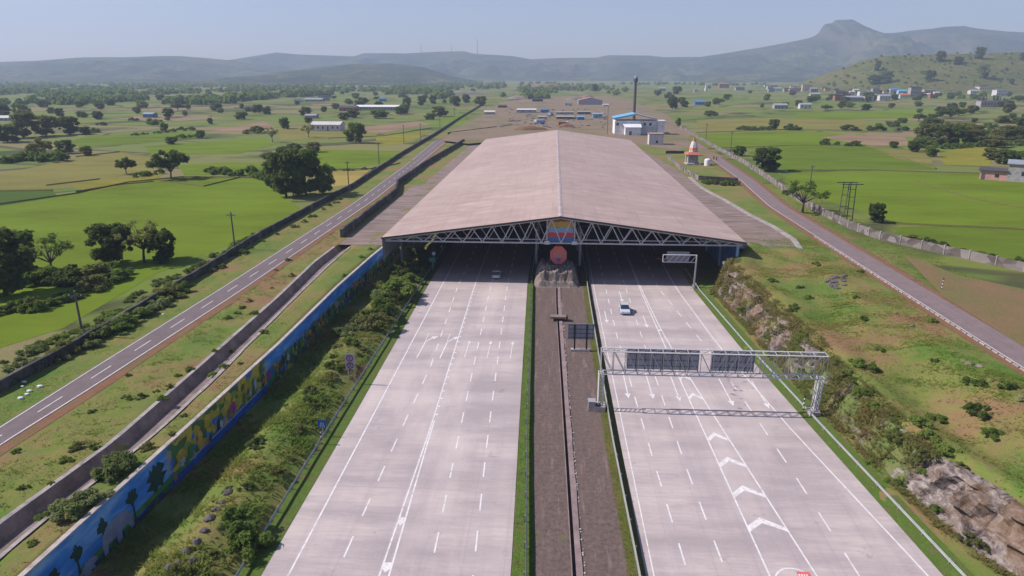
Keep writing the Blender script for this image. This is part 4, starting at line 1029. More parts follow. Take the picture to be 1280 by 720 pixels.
sheet('dirt_track', [(715,134),(735,120),(690,112),(700,110),(762,124),(768,140),(800,158),(868,180),(905,196),(888,200),(850,182),(790,160)], 6, M['dirt'], off=.1)
sheet('dirt_patch', [(1128,318),(1200,345),(1280,362),(1420,386),(1420,500),(1282,436),(1180,372)], 6, M['verge_rust'], off=.1)
sheet('bare_mound_patch', [(640,113),(660,106),(700,104),(725,108),(720,113)], 6, M['reddirt'], off=.1)
# low earth bunds between the plots
def bund(pts, z, w=.7, h=.35, mat='verge_olive'):
    P = [at(px, py, z) for px, py in pts]; mb = MB()
    for (x, y), (x2, y2) in zip(P, P[1:]):
        d = math.dist((x, y), (x2, y2)); n = max(1, int(d/4)); nx, ny = -(y2-y)/d*w/2, (x2-x)/d*w/2
        for i in range(n):
            a = (x+(x2-x)*i/n, y+(y2-y)*i/n); c = (x+(x2-x)*(i+1)/n, y+(y2-y)*(i+1)/n)
            mb.quad((a[0]-nx, a[1]-ny, z), (a[0], a[1], z+h), (c[0], c[1], z+h), (c[0]-nx, c[1]-ny, z)); mb.quad((a[0], a[1], z+h), (a[0]+nx, a[1]+ny, z), (c[0]+nx, c[1]+ny, z), (c[0], c[1], z+h))
    struct('field_bund', mb, M[mat])
BL = [[(-60,264),(95,242),(160,228),(230,221),(330,222)],[(58,232),(100,227),(125,224)],[(95,240),(150,231),(192,227)],[(200,226),(255,233),(300,222)],[(95,196),(150,190),(190,196)],[(-40,240),(66,238)],[(395,213),(420,212),(470,211),(500,204)],[(410,173),(480,170),(540,160)]]
BR = [[(985,213),(1090,213),(1235,217),(1290,220)],[(1112,279),(1170,282),(1290,287),(1400,292)],[(1145,226),(1210,247),(1290,262)],[(1080,181),(1120,195),(1170,211)],[(885,186),(990,182),(1082,182)],[(870,166),(990,162),(1084,166)]]
for b_ in BL: bund(b_, 5.06)
for b_ in BR: bund(b_, 6.06, 1.0)

# ------------------------------------------------------------------ trees
def crown_np(seed, clumps, n_per, leaf, sx=1., sz=.8, spread=.22, hollow=.55, gap=0.):
    rs = np.random.RandomState(seed); V = []
    for c, r in clumps:
        n = int(n_per*r*r); u = rs.normal(size=(n, 3)); u /= np.linalg.norm(u, axis=1)[:, None]
        rad = r*(hollow+(1-hollow)*rs.rand(n)**.6)*(1+.18*rs.normal(size=n)); p = u*rad[:, None]*np.array([1, 1, sz])+np.array(c)
        nrm = u*.9+rs.normal(size=(n, 3))*.6+np.array([0, 0, .35]); nrm /= np.linalg.norm(nrm, axis=1)[:, None]
        a = np.cross(nrm, rs.normal(size=(n, 3))); a /= np.linalg.norm(a, axis=1)[:, None]; b = np.cross(nrm, a)
        s = leaf*(.6+.8*rs.rand(n))[:, None]
        V.append(np.stack([p-a*s-b*s*.55, p+a*s-b*s*.55, p+a*s*.7+b*s*.6, p-a*s*.7+b*s*.6], 1).reshape(-1, 3))
    V = np.concatenate(V); V[:, 2] = np.maximum(V[:, 2], .05); return V
def make_tree(name, seed, Ht, kind, leaf='leaf_dark', q=1.0):
    """prototype tree of height Ht at the origin"""
    r = random.Random(seed); root = empty(name); cl = []; tm = MB()
    if kind == 'dense':
        W = Ht*.46; th = Ht*.16
        for i in range(62):
            a = r.uniform(0, 6.28); z = r.uniform(.14, .9); R_ = W*math.sqrt(max(.02, 1-((z-.5)/.46)**2)); d = R_*(r.random()**.4)*.85; cl.append(((d*math.cos(a)*r.uniform(.85, 1.2), d*math.sin(a), z*Ht), Ht*r.uniform(.055, .135)))
    elif kind == 'spread':
        W = Ht*.56; th = Ht*.24
        for i in range(34):
            a = r.uniform(0, 6.28); d = W*math.sqrt(r.random())*.9; z = Ht*(.42+.46*r.random()*(1-.7*(d/W)**2)); cl.append(((d*math.cos(a), d*math.sin(a), z), Ht*r.uniform(.08, .14)))
    elif kind == 'open':
        W = Ht*.52; th = Ht*.3
        for i in range(22):
            a = r.uniform(0, 6.28); d = W*math.sqrt(r.random()); z = Ht*(.5+.42*r.random()*(1-.6*(d/W)**2)); cl.append(((d*math.cos(a), d*math.sin(a), z), Ht*r.uniform(.055, .105)))
    elif kind == 'tall':
        W = Ht*.3; th = Ht*.25
        for i in range(22):
            a = r.uniform(0, 6.28); t = r.random(); d = W*r.random()*(1-.5*t); z = Ht*(.3+.62*t); cl.append(((d*math.cos(a), d*math.sin(a), z), Ht*r.uniform(.08, .14)))
    elif kind == 'bush':
        W = Ht*.75; th = Ht*.1
        for i in range(16):
            a = r.uniform(0, 6.28); d = W*math.sqrt(r.random()); z = Ht*(.2+.62*r.random()*(1-(d/W)**2)); cl.append(((d*math.cos(a), d*math.sin(a), z), Ht*r.uniform(.13, .27)))
    lean = (r.uniform(-.05, .05)*Ht, r.uniform(-.05, .05)*Ht)
    tr = Ht*(.022 if kind != 'bush' else .03)
    tm.tube((0, 0, -.3), (lean[0]*.5, lean[1]*.5, th*.6), tr*1.35, tr*1.05, 8, False); tm.tube((lean[0]*.5, lean[1]*.5, th*.6), (lean[0], lean[1], th), tr*1.05, tr*.9, 8, False)
    for c, rr in cl[:(16 if kind in ('open', 'spread') else 9)]:
        m_ = (lean[0]+(c[0]-lean[0])*.45, lean[1]+(c[1]-lean[1])*.45, th+(c[2]-th)*.55); tm.tube((lean[0], lean[1], th*.92), m_, tr*.55, tr*.36, 5, False); tm.tube(m_, c, tr*.36, tr*.12, 5, False)
    lf = {'dense': .028, 'spread': .024, 'open': .022, 'tall': .024, 'bush': .05}[kind]*Ht
    npn = {'dense': 330, 'spread': 330, 'open': 230, 'tall': 300, 'bush': 330}[kind]*q/(Ht*Ht)*(25 if kind != 'bush' else 9)
    V = crown_np(seed, cl, npn, lf, sz=.8); np_mesh('crown' if kind != 'bush' else 'foliage', V, np.arange(len(V)), M[leaf], root)
    tm.build('trunk' if kind != 'bush' else 'stem', M['trunk'], root, smooth=True)
    return root
PROTO = {}
for nm, args in {'dense1': ('leafy_tree', 1, 10, 'dense', 'leaf_dark', 1.5), 'dense2': ('leafy_tree', 2, 10, 'dense', 'leaf_mid', 1.5), 'dense3': ('leafy_tree', 3, 10, 'dense', 'leaf_olive', 1.3), 'spread1': ('spreading_tree', 4, 10, 'spread', 'leaf_dark', 1.6),
    'spread2': ('spreading_tree', 5, 10, 'spread', 'leaf_olive', 1.3), 'open1': ('thin_tree', 6, 10, 'open', 'leaf_mid', 1.2), 'open2': ('thin_tree', 7, 10, 'open', 'leaf_olive', 1.0), 
    'light1': ('leafy_tree', 9, 10, 'dense', 'leaf_light', 1.2), 'bush1': ('shrub', 11, 2, 'bush', 'leaf_mid', 1.2), 'bush2': ('shrub', 12, 2, 'bush', 'leaf_light', 1.1), 'bush3': ('shrub', 13, 2, 'bush', 'leaf_grey', 1.2), 'bush4': ('shrub', 14, 2, 'bush', 'leaf_dark', 1.2), 'bush5': ('shrub', 15, 2, 'bush', 'leaf_olive', 1.1)}.items():
    PROTO[nm] = make_tree(*args)
PH = {k: (10 if 'bush' not in k else 2) for k in PROTO}
used = set()
def plant(k, x, y, z, h, label, cat='tree', group=None, wid=1.0, simple_=False):
    p = PROTO[k]; 
    if k in used: c = copy_tree(p)
    else: used.add(k); c = p
    s = h/PH[k]; c.scale = (s*wid*rnd.uniform(.82, 1.18), s*wid*rnd.uniform(.82, 1.18), s); c.rotation_euler = (rnd.uniform(-.07, .07), rnd.uniform(-.07, .07), rnd.uniform(0, 6.28)); c.location = (x, y, z-.05); tag(c, label, cat, group)
    return c
def pplant(k, px, py, hpx, label, side=None, cat='tree', group=None, wid=1.0, z=None):
    """base seen at (px,py); hpx its apparent height in pixels of the photograph"""
    zz = z if z is not None else (5 if px < 690 else 6); x, y = at(px, py, zz); g = gz(x, y) if z is None and y < 420 else zz
    x, y = at(px, py, g); zt = aty(px, py-hpx, y)[1]
    return plant(k, x, y, g, max(.4, (zt-g)), label, cat, group, wid)
NEAR = [
 ('dense1', 6, 370, 88, 'large dark tree cut by the left edge of the view beside the paddy', 1.0),
 ('open1', 65, 342, 52, 'thin see-through tree standing alone between two dark trees at the paddy edge', 1.1),
 ('dense1', 140, 330, 54, 'dark rounded tree on the paddy edge, left one of the close trio', 1.0),
 ('open2', 180, 328, 58, 'tall bare brownish thin tree in the middle of the trio at the paddy edge', .9),
 ('dense1', 204, 326, 42, 'lower dark tree leaning right, right one of the trio at the paddy edge', 1.1),
 ('spread1', 214, 224, 40, 'wide lone tree with a clear dark trunk on the bund of the big paddy', 1.0),
 ('spread1', 158, 217, 22, 'small dark round-topped tree left of the wide lone tree', 1.0),
 ('dense1', 358, 246, 64, 'tallest dark tree of the big clump by the left boundary wall', .95),
 ('dense2', 383, 244, 60, 'broad green tree in the middle of the big clump by the boundary wall', .9),
 ('light1', 405, 242, 38, 'smaller yellow-green tree at the right of the big clump by the boundary wall', .95),
 ('dense1', 345, 238, 40, 'dark low crown at the left foot of the big clump by the boundary wall', 1.0),
 ('spread2', 52, 198, 28, 'brownish flat-topped tree beside the fallow field at left', 1.1),
 ('dense3', 30, 172, 34, 'big grey-brown tree in the dense grove at the left edge', 1.2),
 ('dense3', 58, 170, 28, 'broad tree right of the grey-brown one in the left grove', 1.3),
 ('dense1', 88, 168, 24, 'dark domed tree closing the left grove on its right', 1.2),
 ('dense1', 10, 178, 24, 'dark tree low in the left grove', 1.4),
 ('dense2', 82, 192, 18, 'green bushy tree just below the left grove', 1.3),
 ('light1', 28, 146, 18, 'bright yellow-green tree crown behind the left grove', 1.2),
 ('dense1', 0, 147, 18, 'very dark tree behind the left grove at the picture edge', 1.4),
 ('dense2', 445, 179, 27, 'thick green tree with a dark base right of the white house', 1.15),
 ('open2', 386, 172, 19, 'thin tree at the left corner of the white house', 1.2),
 ('dense1', 356, 161, 15, 'dark tree leaning right above the tan field left of the white house', 1.2),
 ('open2', 341, 178, 22, 'pale sparse tree standing alone in the tan field', .9),
 ('dense1', 958, 214, 32, 'big dark round tree right of the right service road by the paddy', 1.25),
 ('open1', 1003, 266, 44, 'airy green tree at the grey wall beside the right service road', 1.15),
 ('dense1', 1094, 278, 26, 'dark small tree alone in the right paddy behind the wall', 1.0),
 ('dense1', 1142, 190, 16, 'dark tree right of the golden field', 1.2),
 ('dense2', 1163, 196, 15, 'green tree right of the dark one near the golden field', 1.2),
 ('dense1', 1186, 181, 27, 'large dark tree in the grove above the yellow field on the right', 1.6),
 ('dense3', 1212, 178, 24, 'olive tree beside the large dark one above the yellow field', 1.5),
 ('dense3', 1244, 184, 16, 'brownish low tree at the right of the grove above the yellow field', 1.8),
 ('dense1', 1254, 205, 20, 'dark tree behind the grey two-level building at the right edge', 1.5),
 ('dense2', 1278, 205, 17, 'green tree behind the right end of the grey building', 1.5),
 ('dense1', 967, 162, 14, 'small very dark tree alone in the green plain right of the temple', 1.1),
 ('light1', 848, 158, 12, 'bright pointed small tree beside the right dirt track', .8),
 ('dense1', 841, 136, 16, 'dark conical tree on the plain behind the white works building', .9),
 ('dense1', 855, 134, 9, 'lower dark crown touching the conical tree on its right', 1.4),
 ('dense1', 846, 118, 11, 'dark tree further behind the conical tree', 1.2),
 ('dense1', 570, 133, 14, 'dark round tree at the end of the left boundary wall, left one of three', 1.1),
 ('dense1', 583, 129, 12, 'dark round tree, middle one of three near the far end of the left wall', 1.1),
 ('dense3', 600, 132, 13, 'wide olive tree, right one of three near the far end of the left wall', 1.5),
 ('dense1', 527, 132, 13, 'dark tree just right of the long white shed', 1.1),
 ('dense1', 541, 130, 12, 'narrow dark tree right of the white shed tree', .9),
 ('dense2', 509, 133, 12, 'green tree touching the right end of the long white shed', 1.2),
 ('dense2', 474, 148, 12, 'broad green tree in front of the long white shed', 1.9),
 ('dense1', 430, 150, 10, 'dark green tree in front of the brown house', 1.6),
 ('dense1', 453, 131, 10, 'dark tree behind the left end of the long white shed', 1.3),
 ('spread1', 744, 117, 14, 'lone tree with a pale stem behind the construction yard', .8),
 ('dense1', 1095, 105, 13, 'large dark clump of crowns low on the green hill at left', 1.8),
 ('dense1', 1096, 89, 15, 'dark upright tree above the clump on the green hill', .8),
 ('dense1', 1107, 104, 17, 'dark tree at the right of the hill clump', 1.1),
 ('dense1', 1174, 79, 17, 'dark round tree on the crest of the green hill', 1.1),
 ('dense1', 1197, 83, 14, 'low wide dark tree right of the round crest tree', 1.4),
 ('dense1', 1224, 74, 17, 'tall dark square tree at the top of the green hill', 1.0),
 ('dense1', 1161, 102, 16, 'dark tree halfway up the green hill', 1.1),
 ('dense3', 1228, 98, 20, 'brownish tree halfway up the hill on the right', .9),
 ('dense1', 1264, 107, 10, 'small dark tree low on the right end of the hill', 1.1),
 ('dense3', 1278, 76, 12, 'olive tree at the right end of the hill crest', 1.2),
]
# ------------------------------------------------------------------ hills
def hill_mat(name, a, b, c, s=.004, scrub=.85):
    t = NT(name); p = t.pos(); n = t.noise(p, s, 8, .68, .5); f = t.noise(p, s*9, 6, .75); g = t.n('ShaderNodeNewGeometry'); sp = t.n('ShaderNodeSeparateXYZ'); t.l(g.outputs['Normal'], sp.inputs[0])
    col = t.ramp(n, [(.34, a), (.5, b), (.66, c)]); col = t.mix(t.math('MULTIPLY', t.step(f, .45, .60), scrub), col, (.018, .030, .014))
    col = t.mix(t.math('MULTIPLY', t.step(sp.outputs[2], .86, .7), .5), col, (.11, .09, .07)); return t.finish(col, .95, 0, f, 1, 8, .05)
M['hillfar'] = hill_mat('hill_far_scrub', (.02,.03,.018), (.06,.07,.03), (.15,.14,.06), .0035)
M['hillnear'] = hill_mat('hill_grass', (.12,.14,.04), (.17,.175,.05), (.22,.17,.08), .012, .4)
HG = {}
def hill(name, Y, prof, front, back, mat, amp, zb=5., shape=1.0, seed=0, mesa=None):
    nu, nv = 420, 60; u0, u1 = prof[0][0], prof[-1][0]; P = []
    for j in range(nv+1):
        t = j/nv; yy_ = Y-front+(front+back)*t; s = (yy_-(Y-front))/front if yy_ < Y else 1-(yy_-Y)/back
        for i in range(nu+1):
            px = u0+(u1-u0)*i/nu; py = lerp_tab(prof, px); x, zc = aty(px, py, Y)
            e = min(1, min(i, nu-i)/14); s2 = max(0, s)**1.4
            rid = 1-abs(mn.fractal(Vector((x*.0016, yy_*.0011, seed)), 1, 2, 5)); g_ = mn.fractal(Vector((x*.006, yy_*.006, seed+3)), 1, 2, 4)
            k = 4*s*(1-s) if s < 1 else 0
            z = zb-2+max(0, (zc-zb+2))*s2*e*(1+1.2*k*k*(rid-.8))+1.1*amp*g_*k*k*e
            P.append((x, yy_, z))
    Fq = []
    for j in range(nv):
        for i in range(nu): k = j*(nu+1)+i; Fq.append((k, k+1, k+nu+2, k+nu+1))
    o = np_mesh(name, P, Fq, M[mat], smooth=True); tag(o, kind='structure'); HG[name+str(Y)] = (P, nu, nv, Y-front, Y+back); return o
hill('hills', 4200, [(-420,100),(-300,86),(-160,80),(0,77),(50,75.5),(100,71.5),(130,71),(160,71),(205,69.5),(225,69.5),(260,72),(290,75),(330,83),(400,92),(460,102)], 1500, 900, 'hillfar', 22, seed=1)
hill('hills', 5200, [(180,100),(250,80),(300,73),(345,65.5),(372,68),(400,69),(442,70.5),(455,66.5),(490,66.5),(505,67),(550,64.5),(580,64),(592,67),(640,70),(664,74),(700,72.5),(745,72),(760,69),(812,69.5),(830,71.5),(870,71),(905,74),(1000,92),(1060,102)], 1500, 1000, 'hillfar', 30, seed=2)
hill('hills', 5000, [(780,101),(840,80),(870,72),(900,67.5),(925,63.5),(950,59.5),(980,54),(1003,49.5),(1013,47),(1018,45),(1024,40.5),(1028,34),(1031,30),(1040,29),(1044,25),(1066,24.3),(1071,27),(1080,32),(1092,37),(1105,41.5),(1120,41),(1140,38),(1165,36),(1180,33.5),(1205,32.5),(1218,35),(1240,37.5),(1260,39.5),(1300,41),(1380,48),(1460,60),(1540,80),(1600,100)], 1900, 1100, 'hillfar', 34, seed=4)
hill('hills', 3200, [(250,104),(300,98),(350,90),(400,84),(440,80),(490,79),(530,84),(560,94),(600,103)], 900, 600, 'hillfar', 12, seed=6)
hill('hill', 1750, [(975,112),(1000,107),(1020,101),(1040,92),(1060,83),(1080,75),(1100,70),(1130,68),(1160,67.5),(1200,66.5),(1240,65.5),(1290,64),(1380,66),(1460,80),(1560,104)], 420, 500, 'hillnear', 4, zb=6, seed=8)
hill('hills', 3000, [(-500,103),(-300,98),(-100,97),(0,96),(60,98),(120,99),(200,99),(260,103)], 500, 500, 'hillfar', 8, seed=9)
def hill_z(key, px, py):                 # first hit of a sight line on a hill
    P, nu, nv, ya, yb = HG[key]; x, y, d = ray(px, py); Pn = np.array(P).reshape(nv+1, nu+1, 3)
    for j in range(nv+1):
        yy_ = Pn[j, 0, 1]; t = yy_/y; xx = x*t; zz = H+d*t; row = Pn[j]; zt = np.interp(xx, row[:, 0], row[:, 2])
        if zz <= zt+.01: return xx, yy_, float(zt)
    return None
for k, px, py, hp, lb, wd in NEAR:
    if px > 1080 and py < 108:
        h = hill_z('hill1750', px, py)
        if h: 
            zt = aty(px, py-hp, h[1])[1]; plant(k, h[0], h[1], h[2]-1, max(4, zt-h[2]), lb, 'tree', None, wd); continue
    pplant(k, px, py, hp, lb, wid=wd)
# bare red scar on the hill
# scattered smaller trees and scrub, placed one by one
def scatter(n, box, kinds, hr, label, group, z, cat='tree', avoid=None, wr=(1, 1.5)):
    k = 0; tries = 0
    while k < n and tries < n*40:
        tries += 1; px = rnd.uniform(box[0], box[2]); py = rnd.uniform(box[1], box[3])
        if avoid and avoid(px, py): continue
        x, y = at(px, py, z)
        if -52 < x < 56 and y < 420: continue
        plant(rnd.choice(kinds), x, y, z, rnd.uniform(*hr), label, cat, group, rnd.uniform(*wr)); k += 1
def inrice(px, py):
    for fl in (FL, FR):
        for k, pts in fl:
            if pip(px, py, pts): return True
    return False
def pip(x, y, P):
    c = False
    for i in range(len(P)):
        (x1, y1), (x2, y2) = P[i], P[i-1]
        if (y1 > y) != (y2 > y) and x < (x2-x1)*(y-y1)/(y2-y1)+x1: c = not c
    return c
DK = ['dense1', 'dense2', 'dense3', 'spread1']
scatter(80, (-60, 118, 560, 150), DK+['light1', 'dense2', 'dense3'], (5, 10), 'one of the small dark trees dotted over the far plain left of the canopy', 'far trees on the left plain', 5, avoid=inrice, wr=(1.1, 1.9))
scatter(26, (-60, 150, 400, 200), ['dense1', 'dense2', 'dense3', 'bush1', 'bush4'], (3, 6), 'one of the small dark scrub trees among the plots of the left plain', 'scrub trees on the left plain', 5, avoid=inrice, wr=(1.1, 1.8))
scatter(70, (800, 116, 1300, 138), DK+['light1', 'dense2', 'dense3'], (5, 9), 'one of the dark trees along the far plain right of the canopy', 'far trees on the right plain', 6, avoid=inrice, wr=(1.1, 2.0))
scatter(44, (860, 138, 1300, 200), ['dense1', 'dense2', 'dense3', 'bush4', 'bush1'], (3, 6.5), 'one of the small dark trees among the plots of the right plain', 'scrub trees on the right plain', 6, avoid=inrice, wr=(1.2, 2.0))
scatter(26, (1140, 134, 1300, 182), DK, (6, 10), 'one of the crowded trees in the belt between the village and the yellow field', 'tree belt near the village', 6, wr=(1.2, 2.0))
FARS = []
def hedge(pts, n, kinds, hr, label, group, z):
    P = [at(*p, z) for p in pts]; Ls = [math.dist(a, b) for a, b in zip(P, P[1:])]; T_ = sum(Ls)
    for i in range(n):
        s = T_*(i+rnd.uniform(.1, .9))/n
        for (a, b), l in zip(zip(P, P[1:]), Ls):
            if s <= l: x, y = a[0]+(b[0]-a[0])*s/l, a[1]+(b[1]-a[1])*s/l; break
            s -= l
        else: x, y = P[-1]
        k_ = rnd.choice(kinds); xx, y2, h2, w2_ = x+rnd.uniform(-.8, .8), y+rnd.uniform(-1.5, 1.5), rnd.uniform(*hr), rnd.uniform(1, 1.7)
        if y > 215: FARS.append((xx, y2, z, h2*rnd.uniform(.5, 1.25), w2_*.8))
        else: plant(k_, xx, y2, z, h2, label, 'shrub', group, w2_)
B4 = ['bush1', 'bush4', 'bush5']
hedge([(0,205),(30,200),(70,202)], 12, ['bush4', 'bush1', 'dense1'], (3, 6), 'one of the dark shrubs in the thicket at the left edge above the fallow field', 'thicket by the fallow field', 5)
hedge([(168,222),(200,217)], 6, B4, (2, 4), 'one of the low shrubs between the two round-topped lone trees', 'shrubs between the lone trees', 5)
hedge([(262,215),(285,220),(320,220),(345,226)], 14, B4, (2.5, 5), 'one of the dark shrubs left of the big tree clump', 'shrubs left of the clump', 5)
hedge([(0,350),(50,352),(120,350),(150,345)], 12, B4, (2, 4), 'one of the dark shrubs at the feet of the trees along the paddy edge', 'shrubs on the paddy edge', 5)
hedge([(0,452),(60,432),(120,405),(180,365),(240,338),(290,312),(330,290)], 40, ['bush2', 'bush3', 'bush2', 'bush2'], (.6, 1.5), 'one of the light green shrubs in the rough strip between paddy and left wall', 'scrub between paddy and wall', 5)
hedge([(-20,395),(60,385),(140,352)], 10, B4, (1.5, 3), 'one of the shaded shrubs below the trees at the paddy corner', 'shaded shrubs at the paddy corner', 5)
hedge([(30,462),(75,447),(110,428),(160,400),(205,376),(222,363)], 17, ['bush1', 'bush3', 'bush5'], (1.3, 2.6), 'one of the shrubs growing against the foot of the left boundary wall', 'shrubs at the wall foot', 5)
hedge([(225,362),(300,318),(370,282),(430,246)], 14, ['bush1', 'bush3', 'bush5'], (.6, 1.3), 'one of the small tufty shrubs on the verge beyond the left service road', 'small shrubs on the outer left verge', 5)
hedge([(160,170),(240,163)], 8, B4, (2, 4), 'one of the shrubs along the hedge line behind the left paddies', 'hedge behind the left paddies', 5)
hedge([(225,173),(255,170)], 5, B4, (2, 3.5), 'one of the shrubs in the short dark hedge on the left plain', 'short hedge on the left plain', 5)
hedge([(400,214),(470,212)], 6, B4, (1, 2), 'one of the low shrubs along the bund above the golden plot', 'shrubs above the golden plot', 5)
hedge([(1025,181),(1050,182),(1075,183)], 7, B4, (2, 4), 'one of the dark shrubs under the golden plot on the right plain', 'shrubs under the golden plot', 6)
hedge([(920,162),(958,163)], 8, B4, (2, 4), 'one of the shrubs in the hedge left of the lone dark tree', 'hedge left of the dark tree', 6)
hedge([(1180,186),(1235,183),(1290,180)], 14, B4, (2, 4.5), 'one of the shrubs edging the top of the yellow field', 'shrubs above the yellow field', 6)
hedge([(1235,168),(1290,172)], 8, B4, (3, 5), 'one of the dark shrubs behind the grey building grove', 'shrubs behind the right grove', 6)
hedge([(878,229),(920,232)], 9, ['bush1', 'bush2'], (1.5, 2.8), 'one of the lush green shrubs below the temple plot wall', 'shrubs below the temple plot', 6)
hedge([(1130,296),(1200,314),(1290,334)], 14, B4, (.8, 1.8), 'one of the small shrubs behind the grey wall at the paddy edge', 'shrubs behind the grey wall', 6)
# shrubs on the bank, one by one from the photograph
for k, px, py, hp, lb, wd in [
 ('bush3', 640*0+345+0, 600*0+ 0+0, 0, '', 1)][:0]: pass
def nplant(k, px, py, h, label, group=None, wid=1.0, z=0.5):
    x, y = at(px, py, z)
    for _ in range(3): g = gz(x, y); x, y = at(px, py, g)
    if x > 58.8: return
    plant(k, x, y, gz(x, y), h, label, 'shrub', group, wid)
for (k, px, py, h, w, lb) in [('bush2',500,370,4.6,1.0,'big bright round shrub at the top of the left bank near the portal'),('bush1',345,690,0,1,'')][:1]: nplant(k, px, py, h, lb, None, w)
for (k, px, py, h, w, lb) in [('bush1',300,660,2.6,1.1,'dark green leafy shrub on the left bank at the lower left, upper one of two'),('bush2',312,690,2.4,1.1,'fresh green leafy shrub on the left bank, lower one of two'),
  ('bush4',478,395,2.6,1.2,'dark shrub below the big round shrub near the portal'),('bush5',470,410,3.0,1.3,'olive shrub halfway down from the portal on the left bank')]: nplant(k, px, py, h, lb, None, w)
LB = 'one of the tangled shrubs on the bank between painted wall and left guardrail'
for i in range(70):
    y = rnd.uniform(36, 150); t = rnd.betavariate(2.6, 1.6); x = xw(y)+3.5+(-28.6-xw(y)-3.5)*t
    plant(rnd.choice(['bush1', 'bush5', 'bush3', 'bush5', 'bush2', 'bush4']), x, y, gz(x, y)-.1, rnd.uniform(.45, 1.2)*(1+1.3*sm(85, 125, y)), LB, 'shrub', 'tangled shrubs on the left bank', rnd.uniform(.9, 1.5))
for i in range(10):
    y = rnd.uniform(140, 170); x = rnd.uniform(-36, -28.6); plant(rnd.choice(['bush1', 'bush4']), x, y, gz(x, y), rnd.uniform(1.5, 3), 'one of the dark shrubs in the shade beside the left tunnel mouth', 'shrub', 'shrubs in the tunnel shade', 1.3)
# verge shrubs between road and channel
for px, py, h, w, lb in [(145,588,2.3,1.2,'broad white-flowering shrub leaning over the channel, upper one of two'),(88,640,2.0,1.3,'broad white-flowering shrub beside the channel, lower one of two'),(118,625,1.5,1.2,'pale weedy shrub between the two flowering shrubs')]:
    nplant('bush3', px, py, h, lb, None, w, 5)
for px, py in [(65,612),(82,577),(98,560),(118,560),(158,498),(176,497),(195,490),(212,485),(237,463),(268,470),(280,460),(285,398),(297,392),(303,385),(312,377),(318,393),(222,470),(345,338),(360,326),(365,345),(340,360),(430,345),(452,322),(463,312),(290,440),(330,416),(300,455),(268,440),(20,565),(30,610),(115,515),(160,470),(40,680),(70,700),(230,520),(215,545),(186,560),(205,510)]:
    nplant(rnd.choice(['bush1', 'bush5', 'bush2']), px, py, rnd.uniform(.4, .95), 'one of the small weedy shrubs on the grass either side of the open channel', 'weeds beside the channel', 1.2, 5)
for px, py, h in [(1080,400,1.2),(1070,372,1.0),(1085,462,1.9),(1100,438,1.0),(1168,450,1.1),(1222,518,2.2),(1258,484,1.9),(1165,402,1.3),(1200,350+48,1.1),(1150,530,1.8),(1160,548,1.8),(1075,340,1.2),(1035,300,1.5),(1020,330,1.4),(1000,360,1.0),(990,400,1.5),(1010,372,1.2),(965,352,1.2),(1240,545,1.5),(1218,480,1.5),(1055,520,2.0),(1040,490,1.8),(1065,495,1.7),(1172,525,1.4)]:
    nplant(rnd.choice(['bush1', 'bush2', 'bush2']), px, py, h*.72, 'one of the green shrubs on the grassy bank above the rock cutting', 'shrubs on the right bank', rnd.uniform(1, 1.5), 5)
for i in range(60):
    y = rnd.choice([rnd.uniform(46, 140), rnd.uniform(64, 92)]); xc = lerp_tab(XC, y); x = xc+rnd.choice([rnd.uniform(-2.2, 0), rnd.uniform(.2, 1.6) if 64 < y < 92 else -.5, lerp_tab(JW, y)+rnd.uniform(0, 2)])
    plant(rnd.choice(['bush1', 'bush2', 'bush2', 'bush5']), x, y, cz_(x, y)-.1, rnd.uniform(.4, 1.1), 'one of the low shrubs clinging to the foot and lip of the rock cutting', 'shrub', 'shrubs along the rock cutting', rnd.uniform(1, 1.6))
for px, py, h in ((672,372,.5),(680,368,.6),(715,370,.7),(722,378,.6),(697,388,.5),(708,392,.4),(733,372,.5),(686,362,.8),(712,360,.9),(668,352,1.6),(674,362,1.0),(700,366,.9),(690,370,.7),(727,362,.8),(706,378,.6)):
    nplant('bush2', px, py, h, 'one of the small green shrubs at the foot of the median rubble mound', 'shrubs in the median', 1.3, 0)
for k in list(PROTO):
    if k not in used: print('unused', k)

def far_shrubs():
    src = [c for c in PROTO['bush4'].children if c.name.startswith('foliage')][0].data; a = np.empty(len(src.vertices)*3, dtype=np.float32); src.vertices.foreach_get('co', a); a = a.reshape(-1, 4, 3)[::4]
    c = a.mean(1, keepdims=True); a = c+(a-c)*1.8; V = []
    for i, (x, y, z, h, w2_) in enumerate(FARS):
        s = h/2; V.append((a*np.array([s*w2_, s*w2_, s])+np.array([x, y, z])).reshape(-1, 3))
    V = np.concatenate(V); o = np_mesh('far_hedge_shrubs', V, np.arange(len(V)), M['leaf_mid']); tag(o, 'small far shrubs along the plot edges of both plains', 'shrubs', kind='stuff')
far_shrubs()
